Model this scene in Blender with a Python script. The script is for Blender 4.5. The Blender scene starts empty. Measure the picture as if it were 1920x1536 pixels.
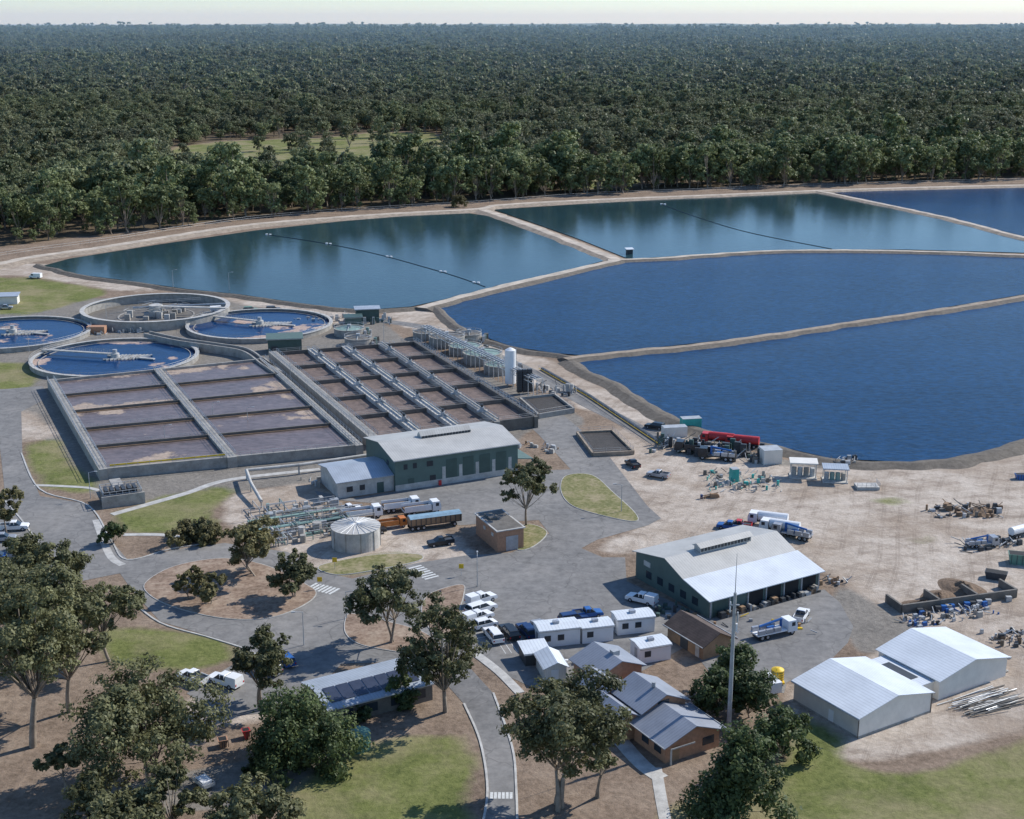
import bpy, math, random
import numpy as np
from mathutils import Vector, noise
random.seed(7); RNG=np.random.default_rng(7)
F=2560.0; H=100.0; TH=math.atan((768-42)/F)
def G(u,v,z=0.0):
    x=(u-960)/F; y=(768-v)/F
    d=(x, math.cos(TH)+y*math.sin(TH), -math.sin(TH)+y*math.cos(TH))
    t=(z-H)/d[2]
    return (d[0]*t, d[1]*t, z)
SC=bpy.context.scene
COL=SC.collection
# ---------------- materials
def newmat(name):
    m=bpy.data.materials.new(name); m.use_nodes=True
    nt=m.node_tree; b=nt.nodes['Principled BSDF']; return m,nt,b
def N(nt,t,**k):
    n=nt.nodes.new(t)
    for a,b in k.items():
        if a in n.inputs: n.inputs[a].default_value=b
        else: setattr(n,a,b)
    return n
def c4(c): return (c[0],c[1],c[2],1)
def ramp(nt,fac,stops):
    r=nt.nodes.new('ShaderNodeValToRGB')
    while len(r.color_ramp.elements)<len(stops): r.color_ramp.elements.new(.5)
    for e,(p,c) in zip(r.color_ramp.elements,stops):
        e.position=p; e.color=c4(c) if hasattr(c,'__len__') else (c,c,c,1)
    nt.links.new(fac,r.inputs[0]); return r
def mixc(nt,fac,a,b,bt='MIX'):
    n=nt.nodes.new('ShaderNodeMix'); n.data_type='RGBA'; n.blend_type=bt
    for s,val in ((n.inputs[0],fac),(n.inputs[6],a),(n.inputs[7],b)):
        if hasattr(val,'is_linked') or hasattr(val,'links'): nt.links.new(val,s)
        else: s.default_value = val if not hasattr(val,'__len__') else c4(val)
    return n.outputs[2]
def noisef(nt,scale,detail=5,rough=.6,vec=None):
    n=nt.nodes.new('ShaderNodeTexNoise'); n.inputs['Scale'].default_value=scale
    n.inputs['Detail'].default_value=detail; n.inputs['Roughness'].default_value=rough
    if vec is None:
        g=nt.nodes.new('ShaderNodeNewGeometry'); vec=g.outputs['Position']
    nt.links.new(vec,n.inputs['Vector']); return n.outputs['Fac']
MATS={}
def M(name,col,rough=.7,metal=0.,var=.25,scale=.6,stripes=0,bump=0,spec=.4,axis='X'):
    if name in MATS: return MATS[name]
    m,nt,b=newmat(name); L=nt.links
    f=noisef(nt,scale); d=[c*(1-var) for c in col]; l=[min(1,c*(1+var)) for c in col]
    r=ramp(nt,f,[(.3,d),(.7,l)]); out=r.outputs[0]
    f2=noisef(nt,scale*9,3); out=mixc(nt,.35*var*2,out,ramp(nt,f2,[(.35,[c*.6 for c in col]),(.65,[min(1,c*1.3) for c in col])]).outputs[0])
    if stripes:
        tc=nt.nodes.new('ShaderNodeTexCoord'); w=N(nt,'ShaderNodeTexWave'); w.bands_direction=axis
        w.inputs['Scale'].default_value=stripes; L.new(tc.outputs['Object'],w.inputs['Vector'])
        rr=ramp(nt,w.outputs['Fac'],[(0,.84),(.35,1)])
        out=mixc(nt,1.0,out,rr.outputs[0],'MULTIPLY')
    L.new(out,b.inputs['Base Color'])
    b.inputs['Roughness'].default_value=rough; b.inputs['Metallic'].default_value=metal
    b.inputs['Specular IOR Level'].default_value=spec
    if bump:
        bp=N(nt,'ShaderNodeBump'); bp.inputs['Strength'].default_value=bump; bp.inputs['Distance'].default_value=.3
        L.new(f2,bp.inputs['Height']); L.new(bp.outputs[0],b.inputs['Normal'])
    MATS[name]=m; return m
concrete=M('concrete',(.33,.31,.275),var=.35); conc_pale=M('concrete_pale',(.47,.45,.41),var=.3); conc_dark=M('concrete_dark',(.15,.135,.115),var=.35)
steel=M('galvanised_steel',(.42,.43,.43),.5,.2); dkmetal=M('dark_metal',(.05,.055,.06),.5)
green_clad=M('green_cladding',(.11,.165,.145),.6,stripes=1.2,var=.12); green_dark=M('green_dark',(.06,.10,.088),.5,var=.15)
roof_tan=M('roof_tan',(.47,.455,.42),.5,stripes=.55,var=.14,spec=.4,scale=.25); roof_white=M('roof_white',(.66,.69,.71),.45,stripes=.55,var=.1,scale=.25)
roof_blue=M('roof_bluegrey',(.36,.40,.45),.5,stripes=.6,var=.14,scale=.3); roof_grey=M('roof_grey',(.28,.30,.34),.5,stripes=.6,var=.14,axis='Y',scale=.3)
roof_rust=M('roof_rust',(.10,.07,.055),.8,stripes=.8,var=.4)
brick=M('brick',(.42,.23,.14),.85,var=.2,scale=2.); cream=M('cream_clad',(.74,.70,.63),.6,var=.08,stripes=1.2); white=M('white_paint',(.78,.78,.77),.45,var=.05)
glass=M('window_glass',(.03,.04,.05),.08,var=.1); black=M('tyre_black',(.02,.02,.02),.8); red=M('red_paint',(.5,.04,.04),.4); orange=M('orange_paint',(.6,.2,.05),.5)
blue=M('blue_paint',(.03,.12,.35),.4); teal=M('teal_paint',(.05,.38,.33),.5); yellow=M('yellow_paint',(.75,.5,.03),.45); silver=M('silver_paint',(.4,.41,.43),.35,.3)
dark_paint=M('dark_paint',(.025,.03,.035),.3); solar=M('solar_panel',(.05,.06,.09),.25); navy=M('navy_paint',(.02,.05,.14),.3); cyan=M('cyan_tarp',(.22,.34,.42),.6,var=.3)
sand_m=M('pale_track',(.48,.41,.33),.95,var=.35,scale=.18,bump=.3); rock_m=M('rock_armour',(.17,.145,.115),.95,var=.45,scale=.8,bump=.8); bank_m=M('earth_bank',(.33,.265,.20),.95,var=.45,scale=.5,bump=.6)
soil=M('soil',(.19,.13,.085),.95,var=.3,scale=1.,bump=.6); timber=M('timber',(.30,.19,.11),.8); slurry=M('slurry',(.06,.052,.045),.75,var=.4,scale=1.2,bump=.6)
line_m=M('road_line',(.6,.6,.57),.7,var=.25,scale=3.); greenpipe=M('green_pipework',(.22,.32,.28),.6); tankgreen=M('tank_green',(.12,.24,.18),.6)
def asphalt():
    m,nt,b=newmat('asphalt')
    a=ramp(nt,noisef(nt,.045,6,.65),[(.3,(.15,.145,.14)),(.5,(.215,.207,.195)),(.72,(.33,.305,.275))]).outputs[0]
    a=mixc(nt,.45,a,ramp(nt,noisef(nt,.5,7,.75),[(.35,(.10,.097,.094)),(.65,(.31,.295,.275))]).outputs[0])
    vo=N(nt,'ShaderNodeTexVoronoi'); vo.feature='DISTANCE_TO_EDGE'; vo.inputs['Scale'].default_value=.09
    g=nt.nodes.new('ShaderNodeNewGeometry'); nz=N(nt,'ShaderNodeTexNoise'); nz.inputs['Scale'].default_value=.2; nt.links.new(g.outputs['Position'],nz.inputs['Vector'])
    va=N(nt,'ShaderNodeVectorMath',operation='MULTIPLY_ADD'); nt.links.new(nz.outputs['Color'],va.inputs[0]); va.inputs[1].default_value=(6,6,6); nt.links.new(g.outputs['Position'],va.inputs[2]); nt.links.new(va.outputs[0],vo.inputs['Vector'])
    a=mixc(nt,ramp(nt,vo.outputs['Distance'],[(0,.4),(.015,0)]).outputs[0],a,(.07,.068,.065))
    nt.links.new(a,b.inputs['Base Color']); b.inputs['Roughness'].default_value=.9; b.inputs['Specular IOR Level'].default_value=.2; return m
asph=asphalt()
def water(name,deep,rough,bs,bump,spec=.5,scum=None,scumlev=.5,ior=1.33,tex=.35):
    m,nt,b=newmat(name); L=nt.links
    g=nt.nodes.new('ShaderNodeNewGeometry'); mp=nt.nodes.new('ShaderNodeMapping'); mp.inputs['Scale'].default_value=(.5,1,1); mp.inputs['Rotation'].default_value=(0,0,.35); L.new(g.outputs['Position'],mp.inputs[0])
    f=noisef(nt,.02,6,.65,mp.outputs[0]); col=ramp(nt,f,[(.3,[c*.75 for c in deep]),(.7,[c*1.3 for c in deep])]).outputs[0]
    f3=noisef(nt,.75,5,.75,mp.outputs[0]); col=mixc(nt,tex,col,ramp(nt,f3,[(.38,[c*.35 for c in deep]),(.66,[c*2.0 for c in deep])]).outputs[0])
    rg=b.inputs['Roughness']; rg.default_value=rough; b.inputs['IOR'].default_value=ior
    b.inputs['Specular IOR Level'].default_value=spec
    if scum:
        fs=noisef(nt,.045,6,.6); ms=ramp(nt,fs,[(scumlev,0),(scumlev+.03,1)]).outputs[0]
        sc=ramp(nt,noisef(nt,1.5,4),[(.3,[c*.7 for c in scum]),(.7,[c*1.2 for c in scum])]).outputs[0]
        col=mixc(nt,ms,col,sc); rr=ramp(nt,ms,[(0,rough),(1,.8)]).outputs[0]; L.new(rr,rg)
    L.new(col,b.inputs['Base Color'])
    n1=noisef(nt,bs,5,.7); bp=N(nt,'ShaderNodeBump'); bp.inputs['Strength'].default_value=bump; bp.inputs['Distance'].default_value=.35
    L.new(n1,bp.inputs['Height']); L.new(bp.outputs[0],b.inputs['Normal']); return m
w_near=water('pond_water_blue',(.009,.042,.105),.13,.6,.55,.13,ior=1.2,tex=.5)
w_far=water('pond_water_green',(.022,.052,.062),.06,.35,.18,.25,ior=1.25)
w_clar=water('clarifier_water',(.005,.032,.10),.08,.6,.1,.2,(.46,.35,.29),.565,ior=1.22)
w_prim=water('primary_water',(.15,.118,.112),.2,.8,.15,.25,(.42,.33,.26),.57,ior=1.25)
w_aer=M('aeration_water',(.185,.135,.11),.7,var=.6,scale=.5,bump=.8)

# ---------------- mesh builder
class MB:
    def __init__(s): s.v=[];s.f=[];s.mi=[];s.mats=[];s.cur=0
    def mat(s,m):
        if m not in s.mats: s.mats.append(m)
        s.cur=s.mats.index(m); return s
    def add(s,vs,fs):
        o=len(s.v); s.v+= [tuple(p) for p in vs]
        for f in fs: s.f.append(tuple(i+o for i in f)); s.mi.append(s.cur)
        return s
    def poly(s,pts): return s.add(pts,[tuple(range(len(pts)))])
    def box(s,x0,x1,y0,y1,z0,z1): return s.frus(x0,x1,y0,y1,z0,x0,x1,y0,y1,z1)
    def frus(s,x0,x1,y0,y1,z0,X0,X1,Y0,Y1,z1):
        return s.add([(x0,y0,z0),(x1,y0,z0),(x1,y1,z0),(x0,y1,z0),(X0,Y0,z1),(X1,Y0,z1),(X1,Y1,z1),(X0,Y1,z1)],
          [(3,2,1,0),(4,5,6,7),(0,1,5,4),(1,2,6,5),(2,3,7,6),(3,0,4,7)])
    def wall(s,p,q,w,z0,z1):
        dx,dy=q[0]-p[0],q[1]-p[1]; l=math.hypot(dx,dy) or 1; nx,ny=-dy/l*w/2,dx/l*w/2
        b=[(p[0]-nx,p[1]-ny),(q[0]-nx,q[1]-ny),(q[0]+nx,q[1]+ny),(p[0]+nx,p[1]+ny)]
        return s.add([(x,y,z0) for x,y in b]+[(x,y,z1) for x,y in b],[(3,2,1,0),(4,5,6,7),(0,1,5,4),(1,2,6,5),(2,3,7,6),(3,0,4,7)])
    def prism(s,axis,poly,l0,l1):
        n=len(poly)
        g=(lambda l,a,z:(l,a,z)) if axis=='x' else (lambda l,a,z:(a,l,z))
        return s.add([g(l0,a,z) for a,z in poly]+[g(l1,a,z) for a,z in poly],
          [tuple(range(n)),tuple(range(2*n-1,n-1,-1))]+[(i,(i+1)%n,(i+1)%n+n,i+n) for i in range(n)])
    def cyl(s,x,y,z0,z1,r,n=20,r2=None,cap=True):
        r2=r if r2 is None else r2
        vs=[(x+r*math.cos(6.28318*i/n),y+r*math.sin(6.28318*i/n),z0) for i in range(n)]+[(x+r2*math.cos(6.28318*i/n),y+r2*math.sin(6.28318*i/n),z1) for i in range(n)]
        fs=[(i,(i+1)%n,(i+1)%n+n,i+n) for i in range(n)]
        if cap: fs+=[tuple(range(n-1,-1,-1)),tuple(range(n,2*n))]
        return s.add(vs,fs)
    def beam(s,p,q,r,n=6,r2=None):
        p=Vector(p);q=Vector(q);d=(q-p).normalized(); a=d.cross(Vector((0,0,1)))
        if a.length<.01:a=Vector((1,0,0))
        a.normalize(); b=d.cross(a); r2=r if r2 is None else r2
        vs=[p+(a*math.cos(6.28318*i/n)+b*math.sin(6.28318*i/n))*r for i in range(n)]+[q+(a*math.cos(6.28318*i/n)+b*math.sin(6.28318*i/n))*r2 for i in range(n)]
        return s.add(vs,[(i,(i+1)%n,(i+1)%n+n,i+n) for i in range(n)]+[tuple(range(n-1,-1,-1)),tuple(range(n,2*n))])
    def ring(s,x,y,z0,z1,ri,ro,n=72):
        c=[(math.cos(6.2831853*i/n),math.sin(6.2831853*i/n)) for i in range(n)]
        vs=[(x+r*a,y+r*b,z) for (r,z) in ((ro,z0),(ro,z1),(ri,z1),(ri,z0)) for a,b in c]
        return s.add(vs,[(k*n+i,k*n+(i+1)%n,(k+1)*n+(i+1)%n,(k+1)*n+i) for k in range(3) for i in range(n)])
    def rail(s,pts,h=1.1,step=2.5,r=.04):
        for p,q in zip(pts[:-1],pts[1:]):
            L=math.dist(p,q); k=max(1,int(L/step))
            for i in range(k+1):
                t=i/k; a=[p[j]+(q[j]-p[j])*t for j in range(3)]; s.beam(a,(a[0],a[1],a[2]+h),r,4)
            for hh in (h,h*.5): s.beam((p[0],p[1],p[2]+hh),(q[0],q[1],q[2]+hh),r,4)
        return s
    def mesh(s,name):
        me=bpy.data.meshes.new(name); me.from_pydata(s.v,[],s.f)
        for m in s.mats: me.materials.append(m)
        me.polygons.foreach_set('material_index',s.mi); me.update(); return me
def obj(name,me,loc=(0,0,0),rz=0,parent=None,scale=None):
    o=bpy.data.objects.new(name,me); o.location=loc; o.rotation_euler=(0,0,rz)
    if scale: o.scale=scale
    COL.objects.link(o)
    if parent: o.parent=parent
    return o
def group(name,parts,loc=(0,0,0),rz=0):
    e=obj(name,None,loc,rz); e.empty_display_size=1
    for k,mb in parts.items():
        if mb.f: obj(k,mb.mesh(name+'_'+k),parent=e)
    return e
def single(name,mb,loc=(0,0,0),rz=0): return obj(name,mb.mesh(name),loc,rz)
def smooth(pts,closed=True,n=6,jit=0):
    out=[];m=len(pts)
    rg=range(m) if closed else range(m-1)
    for i in rg:
        if closed: p0,p1,p2,p3=pts[i-1],pts[i],pts[(i+1)%m],pts[(i+2)%m]
        else: p0,p1,p2,p3=pts[max(0,i-1)],pts[i],pts[i+1],pts[min(m-1,i+2)]
        for k in range(n):
            t=k/n
            q=[.5*((2*p1[j])+(-p0[j]+p2[j])*t+(2*p0[j]-5*p1[j]+4*p2[j]-p3[j])*t*t+(-p0[j]+3*p1[j]-3*p2[j]+p3[j])*t**3) for j in range(2)]
            if jit:
                w=noise.noise_vector((q[0]*.15,q[1]*.15,1.3)); q=[q[0]+w[0]*jit,q[1]+w[1]*jit]
            out.append(tuple(q))
    if not closed: out.append(tuple(pts[-1][:2]))
    return out
def W(px,z=0): return [G(u,v,z)[:2] for u,v in px]
def sheet(name,px,z,mat,sm=True,jit=0,n=5):
    p=W(px,z); p=smooth(p,True,n,jit) if sm else p
    mb=MB().mat(mat); mb.poly([(x,y,z) for x,y in p]); return single(name,mb)
def ribbon(name,px,topw,h,botw,mtop,mside,z0=0.0,n=6,world=None,jit=0,zpx=None):
    p=smooth(world if world else W(px,h if zpx is None else zpx),False,n,jit)
    mb=MB(); P=[]
    for i,(x,y) in enumerate(p):
        a=p[max(0,i-1)];b=p[min(len(p)-1,i+1)];dx,dy=b[0]-a[0],b[1]-a[1];l=math.hypot(dx,dy) or 1
        jw=1+(.3*noise.noise((x*.12,y*.12,4)) if jit else 0)
        nx,ny=-dy/l*jw,dx/l*jw; P.append([(x+nx*o,y+ny*o,z) for o,z in ((-botw/2,z0),(-topw/2,h),(topw/2,h),(botw/2,z0))])
    vs=[q for r in P for q in r]
    mb.mat(mtop).add(vs,[(4*i+1,4*i+2,4*i+6,4*i+5) for i in range(len(p)-1)])
    mb.mat(mside).add(vs,[(4*i+k,4*i+k+1,4*i+k+5,4*i+k+4) for i in range(len(p)-1) for k in (0,2)]+[(0,1,2,3),tuple(4*len(p)-4+k for k in range(4))])
    return single(name,mb)
# ---------------- ground
def hgt(x,y):
    if y<1500: return 0.
    k=min(1,(y-1500)/1500); k=k*k*(3-2*k); k2=min(1,max(0,(y-3500)/6500)); k2=k2*k2*(3-2*k2)
    return k*(16*noise.noise((x*.0011,y*.0011,2.))+7*noise.noise((x*.004,y*.004,5.)))+42*k2
def inpoly(X,Y,poly):
    r=np.zeros(X.shape,bool); j=len(poly)-1
    for i in range(len(poly)):
        xi,yi=poly[i];xj,yj=poly[j]
        if yi!=yj:
            r^=((yi>Y)!=(yj>Y))&(X<(xj-xi)*(Y-yi)/(yj-yi)+xi)
        j=i
    return r
far=np.array([550,700,900,1100,1300,1500,1750,2000,2300,2600,3000,3500,4000,5000,6000,9000,14000,30000.])
xs=np.concatenate([-far[::-1],np.arange(-420,421,2.0),far])
ys=[-500,0,60]; y=100.
while y<1500: ys.append(y); y*=1.007
ys=np.array(ys+list(np.arange(1520,3000,60))+list(np.arange(3000,10600,150))+[12000,14000,25000,42000])
X,Y=np.meshgrid(xs,ys)
def mask(polys,blur):
    m=np.zeros(X.shape)
    for p in polys: m[inpoly(X,Y,W(p))]=1
    for _ in range(blur):
        m[1:-1,1:-1]=(m[1:-1,1:-1]*2+m[:-2,1:-1]+m[2:,1:-1]+m[1:-1,:-2]+m[1:-1,2:])/6
    return m
CLR=[[(310,325),(320,277),(420,264),(600,259),(700,248),(815,248),(840,268),(840,300),(760,330),(600,340),(460,340)],[(1070,345),(1080,315),(1190,312),(1205,345),(1090,358)],[(1290,275),(1500,268),(1520,285),(1300,292)]]
grass=[[(-100,520),(60,520),(210,545),(180,560),(60,590),(-100,590)],[(-60,680),(60,680),(80,715),(50,730),(-60,735)],
 [(35,830),(110,820),(140,870),(185,905),(170,930),(70,915)],[(205,960),(330,925),(430,905),(440,925),(390,960),(430,990),(330,1003),(220,1000)],
 [(180,1170),(300,1180),(430,1195),(440,1245),(330,1260),(200,1250)],[(600,1440),(700,1390),(860,1370),(895,1430),(890,1560),(560,1560),(520,1500)],
 [(1480,1400),(1540,1390),(1620,1450),(1760,1445),(1920,1385),(2300,1250),(2300,1800),(1250,1800),(1240,1520),(1480,1430)],
 CLR[0],CLR[1],[(620,1060),(720,1030),(790,1045),(760,1060),(640,1085)],[(1480,1310),(1600,1390),(1560,1410),(1470,1390)],[(1620,935),(1700,930),(1720,945),(1640,950)],[(1680,1010),(1760,1000),(1750,1020),(1690,1025)]]
sand=[[(1100,1035),(1230,975),(1220,960),(1150,880),(1080,830),(1130,800),(1240,800),(1300,830),(1420,870),(1560,880),(1700,872),(1800,862),(1920,832),(2300,760),(2500,1100),(2300,1400),(1920,1370),(1650,1430),(1500,1420),(1470,1290),(1740,1190),(1560,1080),(1400,985),(1180,1040)],
 [(720,590),(800,578),(850,612),(900,640),(1040,678),(1100,715),(1200,760),(1290,805),(1240,812),(1100,770),(960,705),(850,655),(760,612)],
 [(420,930),(600,900),(640,950),(860,1000),(900,1045),(860,1060),(620,1080),(540,1040),(420,980)],
 [(-100,490),(80,495),(300,540),(640,578),(720,590),(640,610),(500,580),(330,545),(210,545),(60,518),(-100,518)],
 [(330,1310),(560,1290),(540,1330),(420,1370),(330,1350)],[(0,770),(60,770),(120,820),(20,830)]]
grav=[[(-100,600),(150,560),(420,560),(700,590),(760,640),(900,700),(1080,770),(1100,800),(1010,800),(880,880),(640,900),(200,950),(60,800),(-100,740)],
 [(1240,800),(1450,860),(1560,870),(1600,900),(1450,930),(1340,930),(1240,850)],[(640,1390),(560,1500),(200,1536),(190,1480)],[(1740,1190),(1560,1080),(1560,1150),(1620,1230),(1500,1290)]]
g=mask(grass,5);s_=mask(sand,6);gr=mask(grav,4)
fl=np.zeros(X.shape); ed=W([(-600,540),(-300,500),(0,470),(250,438),(520,408),(850,383),(1100,368),(1500,350),(1920,338),(2600,322)])
ex=[p[0] for p in ed];ey=[p[1] for p in ed]
def edge(x): return np.interp(x,ex,ey)
fl[(Y>edge(X)+14)]=1; fl*= (1-np.clip(g*1.5,0,1))
g=np.where(Y>700,g*.86,g)
ny,nx=X.shape
Z=np.zeros_like(X)
for j in range(ny):
    if ys[j]>=1500:
        for i in range(nx): Z[j,i]=hgt(X[j,i],ys[j])-(2 if ys[j]>1700 else 0)
me=bpy.data.meshes.new('ground')
me.vertices.add(nx*ny); me.vertices.foreach_set('co',np.stack([X,Y,Z],-1).ravel())
idx=np.arange(nx*ny).reshape(ny,nx); Q=np.stack([idx[:-1,:-1],idx[:-1,1:],idx[1:,1:],idx[1:,:-1]],-1).reshape(-1,4)
def setfaces(me,Q):
    me.loops.add(Q.size); me.loops.foreach_set('vertex_index',Q.ravel().astype(np.int32))
    me.polygons.add(len(Q)); me.polygons.foreach_set('loop_start',np.arange(0,Q.size,4,dtype=np.int32))
    me.update(calc_edges=True)
setfaces(me,Q)
ca=me.color_attributes.new('zone','FLOAT_COLOR','POINT'); ca.data.foreach_set('color',np.stack([g,gr,s_,fl],-1).ravel())
m,nt,b=newmat('ground'); L=nt.links
at=N(nt,'ShaderNodeAttribute',attribute_name='zone'); sp=nt.nodes.new('ShaderNodeSeparateColor'); L.new(at.outputs['Color'],sp.inputs[0])
n1=noisef(nt,.12,8,.65); n2=noisef(nt,.9,7,.75); n3=noisef(nt,.035,6,.65)
def thr(src,lo,hi,amp=.6,nn=None):
    a=N(nt,'ShaderNodeMath',operation='MULTIPLY_ADD'); L.new(nn or n1,a.inputs[0]); a.inputs[1].default_value=amp; L.new(src,a.inputs[2])
    q=N(nt,'ShaderNodeMapRange'); L.new(a.outputs[0],q.inputs[0]); q.inputs[1].default_value=lo; q.inputs[2].default_value=hi; return q.outputs[0]
dirt=mixc(nt,.5,ramp(nt,n1,[(.3,(.13,.09,.065)),(.5,(.25,.18,.13)),(.72,(.40,.31,.235))]).outputs[0],ramp(nt,n2,[(.35,(.09,.07,.05)),(.65,(.38,.29,.215))]).outputs[0])
sandc=mixc(nt,.45,ramp(nt,n1,[(.3,(.33,.26,.20)),(.5,(.52,.435,.355)),(.7,(.66,.58,.49))]).outputs[0],ramp(nt,n2,[(.35,(.26,.21,.165)),(.65,(.62,.54,.45))]).outputs[0])
sandc=mixc(nt,ramp(nt,n3,[(.47,0),(.62,.8)]).outputs[0],sandc,mixc(nt,n2,(.19,.14,.10),(.48,.38,.29)))
g_=nt.nodes.new('ShaderNodeNewGeometry')
for rot,sc_,dist in ((.35,.09,7.),(1.9,.06,11.),(1.1,.075,9.)):
    mp=nt.nodes.new('ShaderNodeMapping'); mp.inputs['Rotation'].default_value=(0,0,rot); L.new(g_.outputs['Position'],mp.inputs[0])
    wv=N(nt,'ShaderNodeTexWave'); wv.inputs['Scale'].default_value=sc_; wv.inputs['Distortion'].default_value=dist; wv.inputs['Detail'].default_value=1; wv.inputs['Detail Scale'].default_value=.25; L.new(mp.outputs[0],wv.inputs['Vector'])
    fq=ramp(nt,wv.outputs['Fac'],[(.80,0),(.87,.6),(.92,.0),(.965,.6),(1,.1)]).outputs[0]
    mm=N(nt,'ShaderNodeMath',operation='MULTIPLY'); L.new(fq,mm.inputs[0]); L.new(ramp(nt,n1,[(.38,1),(.62,.0)]).outputs[0],mm.inputs[1])
    sandc=mixc(nt,mm.outputs[0],sandc,(.20,.155,.12))
gravc=mixc(nt,.5,ramp(nt,n1,[(.3,(.16,.145,.125)),(.7,(.32,.285,.24))]).outputs[0],ramp(nt,n2,[(.35,(.10,.09,.08)),(.65,(.32,.29,.25))]).outputs[0])
grc=mixc(nt,.5,ramp(nt,n1,[(.3,(.085,.105,.03)),(.5,(.16,.18,.05)),(.68,(.30,.275,.13))]).outputs[0],ramp(nt,n2,[(.35,(.055,.07,.025)),(.65,(.25,.255,.095))]).outputs[0])
grc=mixc(nt,ramp(nt,n3,[(.46,0),(.6,.75)]).outputs[0],grc,mixc(nt,n2,(.20,.17,.09),(.40,.33,.20)))
c=mixc(nt,thr(at.outputs['Alpha'],.6,1.0),dirt,mixc(nt,n2,(.06,.05,.03),(.20,.15,.10)))
c=mixc(nt,thr(sp.outputs[1],.7,.9),c,gravc); c=mixc(nt,thr(sp.outputs[2],.65,.95),c,sandc)
gm=thr(sp.outputs[0],.85,1.2,.95)
c=mixc(nt,gm,c,grc)
L.new(c,b.inputs['Base Color']); b.inputs['Roughness'].default_value=.95; b.inputs['Specular IOR Level'].default_value=.1
bp=N(nt,'ShaderNodeBump'); bp.inputs['Strength'].default_value=.7; bp.inputs['Distance'].default_value=.35; L.new(n2,bp.inputs['Height']); L.new(bp.outputs[0],b.inputs['Normal'])
me.materials.append(m); obj('ground',me)
# ---------------- ponds
A=[(75,500),(130,485),(300,458),(480,432),(640,415),(760,405),(880,400),(915,405),(1010,440),(1080,465),(1140,487),(1060,508),(980,528),(900,545),(830,562),(770,575),(700,580),(640,578),(560,568),(450,552),(350,542),(250,528),(150,515)]
B=[(925,393),(1100,382),(1300,371),(1535,361),(1640,382),(1760,408),(1920,445),(2050,475),(1920,474),(1700,468),(1540,468),(1400,472),(1300,478),(1180,486),(1090,450),(1000,418)]
C=[(1560,360),(1700,357),(1920,352),(2400,345),(2400,520),(2050,475),(1780,409),(1640,379)]
D=[(822,575),(900,557),(1000,535),(1080,515),(1150,495),(1320,480),(1450,474),(1600,472),(1800,476),(1920,480),(2300,490),(2300,490),(1920,552),(1600,605),(1380,635),(1200,655),(1090,666),(1040,662),(960,650),(890,625),(850,605)]
E=[(1080,678),(1200,661),(1400,638),(1560,615),(1700,596),(1920,562),(2300,500),(2400,700),(2050,790),(1920,827),(1800,858),(1700,866),(1560,860),(1430,830),(1330,810),(1260,785),(1200,750),(1150,718),(1100,695)]
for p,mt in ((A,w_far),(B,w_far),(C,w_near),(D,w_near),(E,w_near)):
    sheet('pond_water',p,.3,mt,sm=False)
def shore(px,tw=1.2,bw=5,h=.9,mt=rock_m,name='pond_bank'): ribbon(name,px,tw,h,bw,mt,rock_m,jit=1.2,zpx=.5,n=10)
ribbon('embankment_road',[(-150,530),(10,492),(70,480),(200,462),(330,441),(470,421),(620,408),(760,399),(900,391),(940,384),(1100,375),(1300,367),(1540,357),(1700,352),(1920,347),(2400,340)],5,1.1,14,sand_m,bank_m,jit=1,n=10)
ribbon('pond_embankment',[(905,393),(1000,425),(1090,460),(1158,487)],4.4,1.1,12,sand_m,bank_m,jit=1,n=10)
ribbon('pond_embankment',[(1158,487),(1050,512),(960,532),(880,552),(790,577)],4.2,1.12,11,sand_m,rock_m,jit=1,n=10)
ribbon('pond_embankment',[(1140,487),(1230,484),(1330,477),(1450,470),(1600,469),(1800,473),(1920,478),(2300,488)],3.0,1.08,10,sand_m,rock_m,jit=1,n=12)
ribbon('pond_embankment',[(1535,358),(1640,379),(1780,409),(1920,445),(2100,487)],3.2,1.1,10,sand_m,bank_m,jit=1,n=10)
ribbon('pond_embankment',[(1060,672),(1150,661),(1300,647),(1450,627),(1600,604),(1750,582),(1920,555),(2300,492)],2.6,1.1,9,bank_m,rock_m,jit=1,n=12)
shore([(70,497),(150,517),(250,531),(350,545),(450,555),(560,571),(640,580),(700,583),(780,577)])
shore([(815,574),(845,603),(885,628),(960,653),(1040,666),(1075,672)])
shore([(1068,676),(1095,696),(1145,720),(1200,754),(1260,788),(1330,813),(1430,834),(1560,864),(1700,870),(1800,862),(1925,830),(2050,793),(2400,700)],bw=7)
def floats(px,n,r=.7):
    mb=MB().mat(dkmetal); p=smooth(W(px,.35),False,8)
    for a,b_ in zip(p[:-1],p[1:]): mb.beam((*a,.38),(*b_,.38),.14,5)
    mb.mat(white)
    for i in range(0,len(p),n):
        for k in (0,1.8): mb.cyl(p[i][0]+k,p[i][1]-k*.5,.3,.75,r,10)
    single('floating_baffle',mb)
floats([(500,440),(600,455),(700,475),(800,502),(860,520),(910,538)],9,.6)
floats([(1240,383),(1300,405),(1400,435),(1560,467)],60)
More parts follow.
